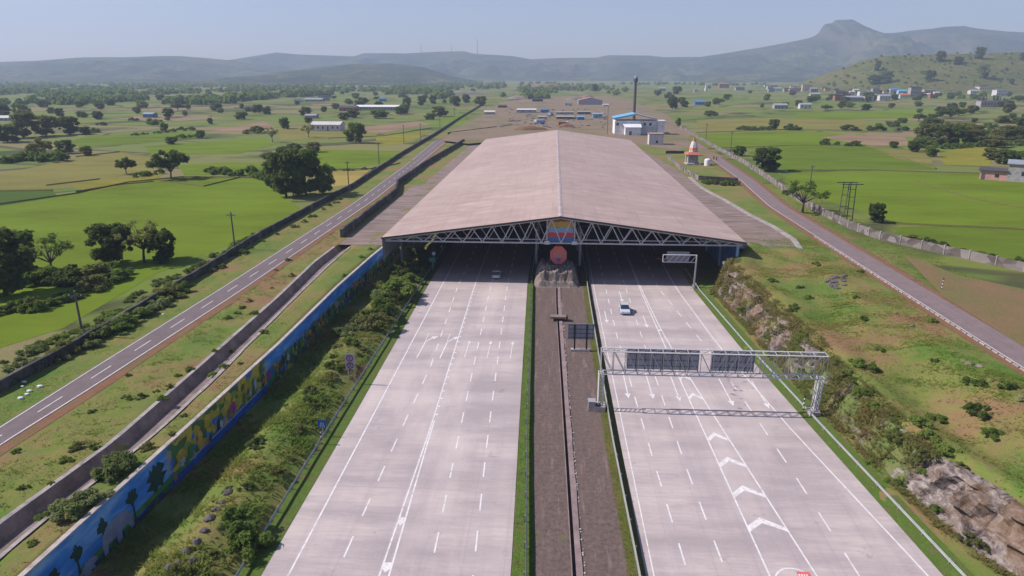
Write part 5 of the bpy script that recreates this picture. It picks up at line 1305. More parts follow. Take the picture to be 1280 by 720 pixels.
# far woodland: reads as one mass
def woods(name, box, n, z, hr, mat, seed, nq=34, on=None):
    rs = np.random.RandomState(seed); V = []; c = 0
    while c < n:
        px = rs.uniform(box[0], box[2]); py = rs.uniform(box[1], box[3])
        if on:
            hh = hill_z(on, px, py)
            if hh is None: c += 1; continue
            x, y, zz = hh
        else:
            x, y = at(px, py, z); zz = z
            if mn.fractal(Vector((x*.006, y*.0022, seed)), 1, 2, 3) < .12-(.25 if x < 0 else 0)+(.35 if px > 260 else .12)*sm(108, 128, py)+.25*rs.rand(): c += 1; continue
        h = rs.uniform(*hr); w = h*rs.uniform(.5, .9); u = rs.normal(size=(nq, 3)); u /= np.linalg.norm(u, axis=1)[:, None]; u[:, 2] = np.abs(u[:, 2])
        p = u*np.array([w, w, h*.75])*(.8+.3*rs.rand(nq, 1))+np.array([x, y, zz+h*.18]); nr = u+rs.normal(size=(nq, 3))*.35; nr /= np.linalg.norm(nr, axis=1)[:, None]
        a = np.cross(nr, [.1, .2, 1]); a /= np.linalg.norm(a, axis=1)[:, None]; b_ = np.cross(nr, a); s = h*.24
        V.append(np.stack([p-a*s-b_*s, p+a*s-b_*s, p+a*s+b_*s, p-a*s+b_*s], 1).reshape(-1, 3)); c += 1
    V = np.concatenate(V); o = np_mesh(name, V, np.arange(len(V)), M[mat]); return tag(o, kind='stuff')
tag(woods('far_woodland', (-200, 104, 630, 131), 5600, 5, (5, 11), 'leaf_mid', 3), 'dark far woodland spread below the left hills', 'woodland')
tag(woods('far_woodland', (650, 104, 1400, 124), 3000, 6, (5, 10), 'leaf_mid', 4), 'dark far woodland spread below the right hills', 'woodland')
tag(woods('hill_scrub', (1000, 68, 1330, 112), 170, 6, (2, 5), 'leaf_dark', 6, 26, 'hill1750'), 'scattered dark scrub on the near green hill', 'scrub')

# ------------------------------------------------------------------ grass
def grass(name, n, sampler, hr, mat, label, seed, blades=5, wd=.05):
    rs = np.random.RandomState(seed); r0 = random.Random(seed); C = []
    while len(C) < n:
        s = sampler(r0)
        if s: C.append(s)
    C = np.array(C); C = np.repeat(C, blades, 0); m = len(C); C[:, :2] += rs.normal(size=(m, 2))*.14
    h = rs.uniform(hr[0], hr[1], m)*C[:, 3]; a = rs.uniform(0, 6.28, m); dx, dy = np.cos(a), np.sin(a); w = wd*(.7+.8*rs.rand(m)); ln = rs.uniform(.7, 1.9, m)*h
    b = np.stack([C[:, 0], C[:, 1], C[:, 2]-.05], 1); side = np.stack([-dy*w, dx*w, 0*w], 1); tip = b+np.stack([dx*ln, dy*ln, h], 1)
    V = np.stack([b-side, b+side, tip], 1).reshape(-1, 3); o = np_mesh(name, V, np.arange(len(V)), M[mat], k=3); tag(o, label, 'grass', kind='stuff')
def s_bank(r):
    y = 30+125*r.random()**1.25; x0 = xw(y)+.3; x = x0+(-28-x0)*r.random(); d = nz(x, y, .18, 11); 
    if r.random() > .62+d*1.1: return None
    return (x, y, gz(x, y), .7+.9*max(0, d+.25)+.3)
grass('bank_grass', 8000, s_bank, (.10, .34), 'grassA', 'long mixed grass covering the bank between painted wall and left guardrail', 21, 6, .07)
def s_berm(r):
    y = 42+120*r.random()**1.3; xc = lerp_tab(XC, y)+.6; x = xc+(59.3-xc)*r.random(); d = nz(x, y, .12, 14)
    if r.random() > .55+d*1.2: return None
    return (x, y, gz(x, y), .7+.7*max(0, d))
grass('bank_grass', 26000, s_berm, (.08, .24), 'grassA', 'rough green and rust grass covering the bank above the rock cutting', 22, 5, .08)
def s_cut(r):
    y = 46+92*r.random(); xc = lerp_tab(XC, y); x = xc-1.8+(lerp_tab(JW, y)+3.6)*r.random(); d = nz(x, y, .3, 17)
    if (y < 66 and x > xc-.9) or r.random() > .6+d: return None
    return (x, y, cz_(x, y), 1+.5*d)
M['grassD'] = leafy('grass_blades_slope', (.21,.17,.07), (.15,.19,.045), (.10,.175,.03), .45, .16, 1.5)
grass('cutting_grass', 7500, s_cut, (.12, .4), 'grassD', 'tufted grass growing over the foot and face of the rock cutting', 26, 5, .08)
def s_left(r):
    y = 36+190*r.random()**1.5; z_ = r.random(); dl, dr_ = lerp_tab(DL, y), lerp_tab(DR, y)
    if z_ < .55: x = -54.5+(dl+54.5-1)*r.random()
    elif z_ < .75: x = dr_+.7+(xw(y)-dr_-1.1)*r.random()
    else: x = -66+5.4*r.random()
    if y > 150 and x > -50: return None
    if r.random() > .6+nz(x, y, .2, 9)*1.2: return None
    return (x, y, gz(x, y), .8)
grass('verge_grass', 10000, s_left, (.06, .2), 'grassC', 'short dry green grass on the verges along the left service road and channel', 23, 5, .07)
def s_g(r):
    y = 40+110*r.random()**1.3; q = r.random()
    if q < .3: x = -27.6+2.3*r.random()
    elif q < .55: x = lerp_tab(XRP, y)+.15+2.6*r.random()
    elif q < .8: x = MLB(y)+rnd.uniform(-1.0, .75)
    else: x = MRB(y)-.9+.8*r.random()
    return (x, y, max(0.02, gz(x, y)) if x > 20 or x < -20 else .03, .7)
grass('guardrail_grass', 9000, s_g, (.06, .2), 'grassB', 'bright green grass growing in the narrow strips along the guardrails', 24, 5, .05)
def s_out(r):
    y = 90+240*r.random()**1.5; x = lerp_tab(SR2, y)+.8+12*r.random()
    if x > 90: return None
    return (x, y, 6, .9)
grass('verge_grass', 8000, s_out, (.08, .25), 'grassC', 'dry grass between the right service road and the grey panel wall', 25, 5, .08)

# ------------------------------------------------------------------ poles
def pole(px, py, hpx, label, z, cross=True):
    x, y = at(px, py, z); top = aty(px, py-hpx, y)[1]-z; p = thing('utility_pole', (x, y, z), label, 'utility pole', 'utility poles')
    MB().tube((0, 0, -.3), (0, 0, top), .19, .13, 8).build('mast', M['steeldark'], p)
    if cross:
        MB().box(-1.0, 1.0, -.07, .07, top-.75, top-.6).build('crossarm', M['steeldark'], p)
        for dx in (-.9, 0, .9): MB().lathe([(.05, 0), (.1, .08), (.05, .2), (.02, .28)], 6, (dx, 0, top-.6 if dx else top)).build('insulator', M['steel'], p)
pole(104, 421, 56, 'dark electricity pole with a crossarm behind the left wall, nearest to the viewer', 5)
pole(294, 312, 47, 'electricity pole in the paddy corner above the left wall', 5)
pole(436, 233, 32, 'electricity pole beside the golden plot', 5)
pole(474, 205, 27, 'electricity pole right of the golden plot along the left wall', 5)
for px, py, hp in ((505,180,24),(526,176,22),(550,160,16),(568,146,12)): pole(px, py, hp, 'one of the thin distant electricity poles along the left wall', 5)
for px, py, hp in ((882,178,24),(913,190,26)): pole(px, py, hp, 'one of the thin electricity poles in the paddies right of the temple', 6)
pole(1013, 228, 22, 'electricity pole standing behind the airy green tree', 6); pole(759, 168, 36, 'thin pole left of the white works building', 6, False)
x, y = at(1056, 276, 6); hp_ = thing('pole_structure', (x, y, 6), 'rusty four-post electricity structure behind the grey wall', 'pole structure'); tp = aty(1056, 228, y)[1]-6
for dx in (-1.1, 1.1):
    for dy in (-1.6, 1.6): MB().tube((dx, dy, 0), (dx*.8, dy, tp), .12, n=6).build('post', M['steeldark'], hp_)
mb = MB()
for z in (tp*.35, tp*.65, tp*.85):
    for dy in (-1.6, 1.6): mb.tube((-1, dy, z), (1, dy, z), .07, n=4)
mb.box(-2.6, 2.6, -1.7, -1.5, tp-.35, tp-.15); mb.box(-2.6, 2.6, 1.5, 1.7, tp-.35, tp-.15); mb.build('crossarm', M['steeldark'], hp_)
for px, h, lb in ((527, 13, 'short thin lattice mast on the far ridge, leftmost of the three'), (565, 13, 'middle one of the three masts on the far ridge'), (597, 20, 'tallest of the three masts on the far ridge')):
    x, zt = aty(px, 68-h, 5200); x, zb_ = aty(px, 69, 5200); m_ = thing('radio_mast', (x, 5190, zb_-8), lb, 'mast'); hh = zt-zb_+8
    MB().tube((0, 0, 0), (0, 0, hh), 2.6, 1.3, 4).build('mast', M['steeldark'], m_); MB().tube((0, 0, hh*.86), (0, 0, hh*.9), 3.2, 3.2, 8).build('platform', M['steel'], m_)

# ------------------------------------------------------------------ buildings
def house(px, py, wpx, hpx, wall, roof, label, kind='flat', depth=None, floors=1, z=6, name='house', rz=0, win=True, group=None):
    """base centre seen at (px,py), wpx/hpx apparent width and height"""
    x, y = at(px, py, z); x0 = at(px-wpx/2, py, z)[0]; x1 = at(px+wpx/2, py, z)[0]; w = x1-x0; h = aty(px, py-hpx, y)[1]-z; d = depth or max(4, w*.6); h = max(2.2, h*.9)
    b = thing(name, (x, y, z), label, 'house' if name == 'house' else name.replace('_', ' '), group, rz)
    MB().box(-w/2, w/2, 0, d, -.3, h).build('wall', M[wall], b)
    if kind == 'flat':
        mb = MB().box(-w/2-.35, w/2+.35, -.35, d+.35, h+.003, h+.28); mb.box(-w/2-.3, w/2+.3, -.3, -.15, h+.285, h+.8); mb.box(-w/2-.3, w/2+.3, d+.15, d+.3, h+.285, h+.8); mb.build('roof', M[roof], b)
    elif kind == 'gable':
        mb = MB(); r_ = max(.9, w*.13 if w < 14 else 1.8)
        mb.quad((-w/2-.4, -.5, h), (w/2+.4, -.5, h), (w/2+.4, d/2, h+r_), (-w/2-.4, d/2, h+r_)); mb.quad((-w/2-.4, d/2, h+r_), (w/2+.4, d/2, h+r_), (w/2+.4, d+.5, h), (-w/2-.4, d+.5, h))
        mb.tri((-w/2, .02, h), (-w/2, d/2, h+r_-.05), (-w/2, d, h)); mb.tri((w/2, .02, h), (w/2, d, h), (w/2, d/2, h+r_-.05)); mb.build('roof', M[roof], b)
    elif kind == 'gablex':
        mb = MB(); r_ = w*.12
        mb.quad((-w/2-.5, -.6, h), (0, -.6, h+r_), (0, d+.6, h+r_), (-w/2-.5, d+.6, h)); mb.quad((0, -.6, h+r_), (w/2+.5, -.6, h), (w/2+.5, d+.6, h), (0, d+.6, h+r_)); mb.build('roof', M[roof], b)
        m3 = MB(); m3.tri((-w/2, -.01, h), (w/2, -.01, h), (0, -.01, h+r_-.05)); m3.build('gable', M[wall], b)
    if win and w > 3:
        fh = h/floors; n = max(2, int(w/3.2))
        for f_ in range(floors):
            for i in range(n):
                wx = -w/2+w*(i+.5)/n; z0 = f_*fh+fh*.38
                if f_ == 0 and i == n//2: MB().box(wx-.45, wx+.45, -.05, -.004, 0, fh*.75).build('door', M['steeldark'], b)
                else: MB().box(wx-.5, wx+.5, -.045, -.004, z0, z0+fh*.36).build('window', M['glass'], b)
            if f_: MB().box(-w/2-.1, w/2+.1, -.9, -.006, f_*fh-.1, f_*fh+.08).build('balcony', M['concrete_pale'], b)
    return b
# village at the foot of the hill
V_ = [
 (962,112,6,5,'whitewall','darkroof','gable',1,'small white house at the left end of the village behind low trees'),
 (972,114,9,4,'whitewall','greysheet','gable',1,'low white house with a grey roof near the left end of the village'),
 (984,115,8,5,'greywall','darkroof','flat',1,'grey flat house between two low white houses at the village left'),
 (995,115,9,6,'pinkwall','whitewall','flat',1,'pinkish house left of the slim white tower house'),
 (1005,114,5,9,'creamwall','whitewall','flat',2,'slim cream two-storey house left of the water tank'),
 (1012,114,7,8,'whitewall','darkroof','flat',2,'white house with a dark roof carrying a white tank'),
 (1019,123,12,6,'greywall','greysheet','gable',1,'pale grey roofed house below the slim tower house'),
 (1055,113,24,6,'pinkwall','bluesheet','gable',1,'long low blue-roofed building with pink walls'),
 (1066,112,14,7,'brickwall','whitewall','flat',2,'brick red two-storey block with a white roof edge'),
 (1050,126,13,7,'brickwall','darkroof','flat',1,'brown brick house in front of the long blue-roofed building'),
 (1068,127,20,6,'greywall','greysheet','gable',1,'wide grey house with a pale ridge at the village front'),
 (1081,120,13,6,'whitewall','whitewall','flat',1,'bright flat white house in the middle of the village'),
 (1086,127,11,7,'whitewall','greysheet','flat',2,'white two-storey house at the village front'),
 (1095,117,9,7,'greywall','darkroof','gable',1,'dark gabled house behind the white front houses'),
 (1106,126,13,7,'whitewall','greysheet','gable',1,'white house with a grey roof right of the white front house'),
 (1118,117,11,6,'whitewall','bluesheet','gable',1,'white house with a blue roof right of the middle of the village'),
 (1128,118,10,5,'lightblue','cyansheet','gable',1,'low pale blue building with a light blue roof'),
 (1131,123,12,5,'whitewall','redroof','gable',1,'low white house with a red roof beside the unfinished tower'),
 (1144,122,13,14,'greywall','darkroof','flat',3,'unfinished grey three-storey frame rising above the village'),
 (1162,119,14,7,'pinkwall','whitewall','flat',2,'pink and white two-storey house right of the unfinished frame'),
 (1167,123,9,5,'brickwall','redroof','flat',1,'small red house in front of the pink and white one'),
 (1182,116,9,3,'greywall','greysheet','gable',1,'low grey roof half hidden right of the pink house'),
 (1197,116,8,3,'greywall','bluesheet','gable',1,'low bluish roof among bushes right of the village'),
 (1219,118,12,5,'whitewall','greysheet','gable',1,'low white house left of the cream block'),
 (1232,117,17,9,'creamwall','whitewall','flat',2,'cream two-storey block standing apart at the right'),
 (1254,120,17,8,'whitewall','whitewall','flat',2,'white two-storey house with white bands right of the cream block'),
 (976,136,16,5,'greywall','greysheet','gable',1,'dark grey farm shed alone in the fields below the village'),
 (1007,136,14,6,'whitewall','greysheet','gable',1,'white farm house alone right of the dark shed'),
 (958,109,5,3,'whitewall','whitewall','flat',1,'tiny white house far left of the village'),
 (905,110,12,6,'brickwall','redroof','gable',1,'red roofed house on the far plain'),
 (925,113,11,4,'greywall','darkroof','gable',1,'dark low house right of the red roofed one'),
 (870,115,5,3,'whitewall','whitewall','flat',1,'tiny white hut left of the white shrine on the far plain'),
 (875,131,13,4,'bluesheet','bluesheet','gable',1,'blue roofed shed in the plots behind the temple'),
 (828,114,8,4,'greywall','greysheet','gable',1,'small grey house behind the tall dark tower'),
]
for px, py, w, h, wl_, rf, kd, fl, lb in V_: house(px, py, w, h, wl_, rf, lb, kd, None, fl, 6)
r4 = random.Random(12)
for i in range(46):
    px = r4.uniform(958, 1176); py = r4.uniform(112, 123) if px > 1035 else r4.uniform(111, 116)
    house(px, py, r4.uniform(5, 10), r4.uniform(3, 6), r4.choice(['whitewall', 'greywall', 'pinkwall', 'creamwall', 'brickwall', 'whitewall']), r4.choice(['greysheet', 'darkroof', 'redroof', 'whitewall', 'bluesheet', 'darkroof']), 'one of the crowded little houses filling the village below the green hill', r4.choice(['gable', 'flat', 'gable']), None, 1, 6, group='crowded little village houses')
for i in range(34):
    px = r4.uniform(950, 1260); py = r4.uniform(113, 127); x, y = at(px, py, 6); plant(r4.choice(['dense2', 'dense3', 'light1', 'dense1']), x, y, 6, r4.uniform(4, 9), 'one of the green trees standing between the village houses', 'tree', 'trees among the village houses', r4.uniform(1, 1.6))
x, y = at(1012.5, 106, 6)
h_ = house(1243, 134, 34, 8, 'greywall', 'concrete_pale', 'unfinished concrete building with bare roof columns below the cream block', 'flat', 10, 1, 6, 'unfinished_building')
w_ = at(1260, 134, 6)[0]-at(1226, 134, 6)[0]
for i in range(9): MB().box(-w_/2+w_*i/8-.22, -w_/2+w_*i/8+.22, .2, .6, 8, 11.8).build('column', M['concrete_pale'], h_)
sh = thing('shrine', (*at(882, 114, 6), 6), 'tiny white pointed shrine on the far plain', 'shrine'); MB().lathe([(3, 0), (3, 4), (2.2, 7), (1.2, 11), (.2, 14)], 10).build('spire', M['whitewall'], sh)
# houses on the left plain
LH = [
 (407,164,37,9,'whitewall','whitewall','gable',1,'ruined long white house with broken white roof in the tan field',12),
 (404,168-42,12,8,'greywall','darkroof','flat',2,'unfinished grey two-storey house far behind the white one',10),
 (372,128,10,4,'whitewall','whitewall','flat',1,'small bright white house left of the unfinished grey one',8),
 (392,127,22,3,'greywall','greysheet','gable',1,'long low grey shed beside the small bright white house',8),
 (474,138,58,5,'greywall','white','gable',1,'very long low shed with a bright white roof on the left plain',9),
 (435,139,22,5,'brickwall','darkroof','gable',1,'brown brick sheds left of the long white-roofed shed',9),
 (388,148,14,4,'greywall','greysheet','gable',1,'grey low house behind the ruined white house',8),
 (478,127,8,4,'bluesheet','bluesheet','gable',1,'small bright blue hut behind the long white shed',6),
 (185,147,13,5,'bluesheet','greysheet','gable',1,'small blue sided farm house on the left plain',8),
 (314,139,16,6,'greywall','darkroof','gable',1,'dark roofed barn on the left plain',9),
 (5,151,22,4,'greywall','whitewall','gable',1,'white roofed building cut by the left edge behind the grove',9),
 (200,118,12,2.4,'whitewall','whitewall','flat',1,'tiny pale roof in the far woodland at left',8),
 (536,106,5,3,'whitewall','whitewall','flat',1,'bright white dot of a house below the far ridge',8),
 (548,105,6,2,'whitewall','whitewall','flat',1,'small white roof right of the bright white dot house',8),
 (395,103.5,5,2,'whitewall','whitewall','flat',1,'tiny white house below the left ridge',8),
]
for px, py, w, h, wl_, rf, kd, fl, lb, dp_ in LH: house(px, py, w, h, wl_, rf, lb, kd, dp_, fl, 5)
# grey two-level building at the right edge
x, y = at(1249, 225, 6); b = thing('farm_building', (x, y, 6), 'grey two-level farm building with pink side walls at the right edge', 'building', None, R(-32))
MB().box(-6, 2, -2, 7, -.2, 3.2).build('lower_wall', M['pinkwall'], b); MB().box(-6.6, 2.4, -2.7, 7.4, 3.21, 3.5).build('lower_roof', M['darkroof'], b)
MB().box(2.01, 16, -2.2, 11, -.2, 6.0).build('wall', M['greywall'], b); MB().box(1.4, 16.6, -2.8, 11.6, 6.01, 6.35).build('roof', M['greysheet'], b)
MB().box(-5.5, -4.4, -2.06, -2.003, 0, 2.2).build('door', M['steeldark'], b); MB().box(-1.5, -.3, -2.06, -2.003, 1.1, 2.2).build('window', M['glass'], b); MB().box(6, 8, -2.26, -2.203, 2.2, 3.6).build('window', M['glass'], b)
# works building with the blue gable roof
Yb = at(790, 168, 6)[1]; sc_ = lambda px: aty(px, 168, Yb)[0]; zq = lambda py: aty(790, py, Yb)[1]-6
wb = thing('works_building', (sc_(767), Yb, 6), 'white works building under a light blue gabled roof beyond the canopy', 'building'); X = lambda px: sc_(px)-sc_(767)
MB().box(X(768), X(800), 0, 16, -.3, zq(151)).build('wall', M['workswall'], wb); MB().box(X(800), X(821), 1, 15, -.3, zq(151)).build('wall', M['workswall'], wb)
MB().box(X(780), X(799), -7, -.01, -.3, zq(158)).build('annex_wall', M['workswall'], wb); mb = MB().quad((X(779), -7.6, zq(158)), (X(800), -7.6, zq(158)), (X(800), -.02, zq(154)), (X(777), -.02, zq(154))); mb.build('annex_roof', M['workswall'], wb)
MB().box(X(821.3), X(830), -1, 6, -.3, zq(152)).build('tower_block', M['workswall'], wb); MB().box(X(820), X(831), -1.6, 6.6, zq(152)+.01, zq(150.5)).build('tower_roof', M['white'], wb)
mb = MB(); mb.quad((X(766), -1, zq(147.5)), (X(793), -1, zq(142.0)), (X(793), 18, zq(142.0)), (X(766), 18, zq(147.5))); mb.build('roof', M['cyansheet'], wb)
mb = MB(); mb.quad((X(793), -1, zq(142.0)), (X(820), -1, zq(148.5)), (X(820), 18, zq(148.5)), (X(793), 18, zq(142.0))); mb.build('roof', M['greysheet'], wb)
MB().quad((X(766), -1.03, zq(147.5)), (X(766), -1.03, zq(149.6)), (X(793), -1.03, zq(143.9)), (X(793), -1.03, zq(141.9))).build('fascia', M['cyansheet'], wb)
MB().quad((X(793), -1.03, zq(141.9)), (X(793), -1.03, zq(143.2)), (X(820), -1.03, zq(149.6)), (X(820), -1.03, zq(148.4))).build('fascia', M['greysheet'], wb)
MB().box(X(800), X(820), -.6, .9, zq(158.6), zq(157.9)).build('ledge', M['white'], wb)
for a, c in ((770, 773), (804, 807), (811, 814)): MB().box(X(a), X(c), -.05 if a < 800 else .95, -.01 if a < 800 else .99, zq(157), zq(153.5)).build('window', M['glass'], wb)
MB().box(X(785), X(788), -7.06, -7.01, 0, zq(163)).build('door', M['steeldark'], wb)
# tall dark tower
x, y = at(792, 153, 6); tw = thing('silo_tower', (x, y, 6), 'tall dark round tower with a wider pale top behind the works building', 'tower'); ht = aty(792, 96, y)[1]-6
MB().lathe([(1.25, 0), (1.1, ht*.55), (1.0, ht*.88), (1.7, ht*.90), (1.7, ht*.96), (1.4, ht*.965)], 12).build('shaft', M['steeldark'], tw); MB().lathe([(1.3, 0), (1.5, .8), (1.1, 1.6), (.3, 2.0)], 12, (0, 0, ht*.965)).build('cap', M['greysheet'], tw)
# little hut
Yb = at(822, 181, 6)[1]; hx0 = aty(811, 181, Yb)[0]; hx1 = aty(829, 181, Yb)[0]; hw = hx1-hx0; hh_ = aty(820, 168, Yb)[1]-6
ht_ = thing('hut', ((hx0+hx1)/2, Yb, 6), 'small white hut with a red roof edge below the works building', 'hut')
MB().box(-hw/2, hw/2, 0, 6, -.2, hh_).build('wall', M['whitewall'], ht_); MB().box(-hw/2-.3, hw/2+.3, -.4, 6.4, hh_+.003, hh_+.4).build('roof', M['redroof'], ht_); MB().box(-hw/2+.2, hw/2-.2, .2, 5.8, hh_+.405, hh_+.43).build('roof_top', M['concrete_pale'], ht_); MB().box(-.2, .9, -.05, -.004, .8, 2.2).build('window', M['glass'], ht_)
# temple
x, y = at(867, 206, 6); tp_ = thing('temple', (x, y, 6), 'small temple with a white spire and orange bands beside the right service road', 'temple'); th_ = aty(867, 174, y)[1]-6
k = th_/8.2
MB().box(-3, 3, -.6, 5.6, -.2, .45).build('plinth', M['concrete_pale'], tp_)
for px_ in (-2.4, 2.4):
    for py_ in (0, 5): MB().box(px_-.22, px_+.22, py_-.22, py_+.22, .45, 3.1*k).build('pillar', M['white'], tp_)
MB().box(-1.9, 1.9, 1.6, 4.8, .46, 3.05*k).build('wall', M['greywall'], tp_)
MB().lathe([(4.6, 3.05*k), (4.7, 3.25*k), (2.6, 4.0*k)], 4, (0, 2.5, 0)).build('roof', M['redroof'], tp_).rotation_euler = (0, 0, 0)
MB().lathe([(1.75, 3.8*k), (1.8, 4.6*k)], 8, (0, 2.5, 0)).build('drum', M['whitewall'], tp_)
MB().lathe([(1.8, 4.6*k), (1.7, 5.3*k)], 8, (0, 2.5, 0)).build('orange_band', M['signorange'], tp_)
MB().lathe([(1.65, 5.3*k), (1.3, 6.4*k), (.85, 7.4*k)], 8, (0, 2.5, 0)).build('spire', M['whitewall'], tp_); MB().lathe([(.85, 7.4*k), (.5, 8.0*k), (.35, 8.2*k), (.05, 9*k)], 8, (0, 2.5, 0)).build('finial', M['muralorange'], tp_)
x, y = at(884, 207, 6); tk = thing('water_tank', (x, y, 6), 'white round water tank on the ground beside the temple', 'tank'); MB().lathe([(0, 0), (1.25, 0), (1.25, 2.3), (1.1, 2.6), (.3, 2.9), (0, 2.9)], 16).build('drum', M['white'], tk); MB().tube((1.2, 0, 2.2), (1.9, 0, 2.2), .12, n=6).build('pipe', M['steel'], tk)
# two people on the service road by the temple
def person(px, py, label, top, seed):
    x, y = at(px, py, 6); me = bpy.data.meshes.new('person')
    vs = [(0,0,.95),(0,0,1.2),(0,.01,1.45),(0,0,1.56),(0,-.02,1.68),(.1,0,.9),(.12,-.08,.5),(.12,.02,.06),(.12,-.12,.04),(-.1,0,.9),(-.12,.1,.5),(-.12,.16,.06),(-.12,.02,.04),(.2,.0,1.42),(.27,-.02,1.14),(.26,-.12,.9),(-.2,0,1.42),(-.27,.03,1.14),(-.26,.0,.9)]
    es = [(0,1),(1,2),(2,3),(3,4),(0,5),(5,6),(6,7),(7,8),(0,9),(9,10),(10,11),(11,12),(2,13),(13,14),(14,15),(2,16),(16,17),(17,18)]
    rr = [.15,.14,.15,.06,.1,.1,.07,.05,.05,.1,.07,.05,.05,.07,.05,.04,.07,.05,.04]
    me.from_pydata(vs, es, []); me.materials.append(M['skin']); o = bpy.data.objects.new('person', me); COL.objects.link(o); o.location = (x, y, 6.06); tag(o, label, 'person')
    sk = o.modifiers.new('s', 'SKIN'); 
    for i, r_ in enumerate(rr): me.skin_vertices[0].data[i].radius = (r_, r_*.85)
    me.skin_vertices[0].data[0].use_root = True; o.modifiers.new('d', 'SUBSURF').levels = 1
    MB().lathe([(.20, .95), (.19, 1.2), (.21, 1.42), (.12, 1.5)], 10).build('shirt', M[top], o); MB().lathe([(.02, 1.80), (.1, 1.78), (.125, 1.7), (.11, 1.64)], 8).build('hair', M['cloth1'], o)
    for dx, dy in ((.11, -.03), (-.11, .06)): MB().tube((dx, 0, .93), (dx*1.1, dy, .12), .12, .085, 8).build('trouser_leg', M['cloth1'], o)
person(892, 200, 'person in dark clothes walking on the right service road, left one of two', 'cloth1', 1)
person(895.5, 200.5, 'person in a brown shirt walking on the right service road, right one of two', 'brickwall', 2)

# ------------------------------------------------------------------ construction yard
def yardbox(px, py, w, h, d, wall, roof, lb, name='site_cabin', cat='cabin', kd='gable', rz=0):
    x, y = at(px, py, 6); x0 = at(px-w/2, py, 6)[0]; x1 = at(px+w/2, py, 6)[0]; ww = x1-x0; hh = max(1.6, aty(px, py-h, y)[1]-6)
    b = thing(name, (x, y, 6), lb, cat, None, rz); MB().box(-ww/2, ww/2, 0, d, 0, hh*.8).build('wall', M[wall], b)
    mb = MB(); mb.quad((-ww/2-.3, -.3, hh*.8), (ww/2+.3, -.3, hh*.8), (ww/2+.3, d/2, hh), (-ww/2-.3, d/2, hh)); mb.quad((-ww/2-.3, d/2, hh), (ww/2+.3, d/2, hh), (ww/2+.3, d+.3, hh*.8), (-ww/2-.3, d+.3, hh*.8)); mb.build('roof', M[roof], b)
    MB().box(-ww*.2, -ww*.2+1, -.05, -.003, 0, hh*.6).build('door', M['steeldark'], b); MB().box(ww*.15, ww*.15+1.2, -.05, -.003, hh*.35, hh*.6).build('window', M['glass'], b)
yardbox(658, 141, 24, 5, 9, 'greysheet', 'white', 'long white site shed at the left of the construction yard')
yardbox(681, 141, 11, 5, 6, 'bluesheet', 'bluesheet', 'blue site cabin right of the long white shed')
yardbox(726, 150, 9, 5, 5, 'bluesheet', 'cyansheet', 'blue site cabin in the middle of the construction yard')
yardbox(747, 148, 12, 7, 7, 'cyansheet', 'greysheet', 'bright blue site office at the right of the construction yard')
yardbox(706, 149, 21, 4, 8, 'steeldark', 'concrete_pale', 'pale roofed open shed in the middle of the construction yard')
yardbox(677, 148, 9, 3, 6, 'greywall', 'whitewall', 'small white roofed hut in the construction yard')
yardbox(730, 143, 16, 4, 7, 'steeldark', 'greysheet', 'grey roofed store behind the blue cabins')
yardbox(706, 143, 22, 3.5, 6, 'greywall', 'greysheet', 'dark scattered store sheds behind the open shed')
yardbox(672, 127, 13, 4, 8, 'darkroof', 'darkroof', 'dark shed behind the construction yard')
yardbox(628, 134.5, 11, 3, 6, 'darkroof', 'darkroof', 'dark low hut left of the construction yard')
yardbox(757, 133, 7, 3, 5, 'whitewall', 'white', 'white cabin at the right corner of the red-roofed hall')
house(738, 131, 30, 6, 'greysheet', 'redroof', 'broad hall with a red and white low gabled roof behind the yard', 'gablex', 30, 1, 6, 'hall', win=False)
house(612, 143, 13, 3, 'greysheet', 'whitewall', 'low grey vehicle shelter left of the construction yard', 'gable', 5, 1, 6, 'shelter', win=False)
def truck(px, py, cab, bed, lb, rz):
    x, y = at(px, py, 6); t_ = thing('tipper_truck', (x, y, 6.15), lb, 'truck', None, rz)
    MB().prism_y([(-1.2, .9), (1.2, .9), (1.2, 2.0), (1.05, 2.9), (-1.05, 2.9), (-1.2, 2.0)], 2.4, 4.3).build('cab', M[cab], t_); MB().box(-1.0, 1.0, 4.31, 4.34, 2.0, 2.7).build('windscreen', M['glass'], t_)
    MB().box(-.9, .9, -3.6, 4.2, .75, .95).build('chassis', M['black'], t_); mb = MB(); mb.v = [(-1.2,-3.6,1),(1.2,-3.6,1),(1.2,2.2,1),(-1.2,2.2,1),(-1.3,-3.9,2.7),(1.3,-3.9,2.7),(1.3,2.3,2.5),(-1.3,2.3,2.5)]; mb.f = [(0,3,2,1),(0,1,5,4),(1,2,6,5),(2,3,7,6),(3,0,4,7),(4,5,6,7)]; mb.build('tipper_bed', M[bed], t_)
    for yw in (-2.6, -1.3, 3.2):
        for sx_ in (-1, 1): MB().tube((sx_*.8, yw, .5), (sx_*1.2, yw, .5), .5, n=12).build('wheel', M['tyre'], t_)
truck(711, 132, 'bluesheet', 'cyansheet', 'blue tipper truck parked behind the construction yard', R(80)); truck(675, 155, 'white', 'bluesheet', 'truck with a white cab and a blue load in the construction yard', R(75)); truck(704, 157, 'white', 'muralorange', 'orange-red loader truck behind the ridge of the canopy', R(-80)); truck(688, 145, 'bluesheet', 'greysheet', 'grey truck with a blue cab beside the blue site cabin', R(20))
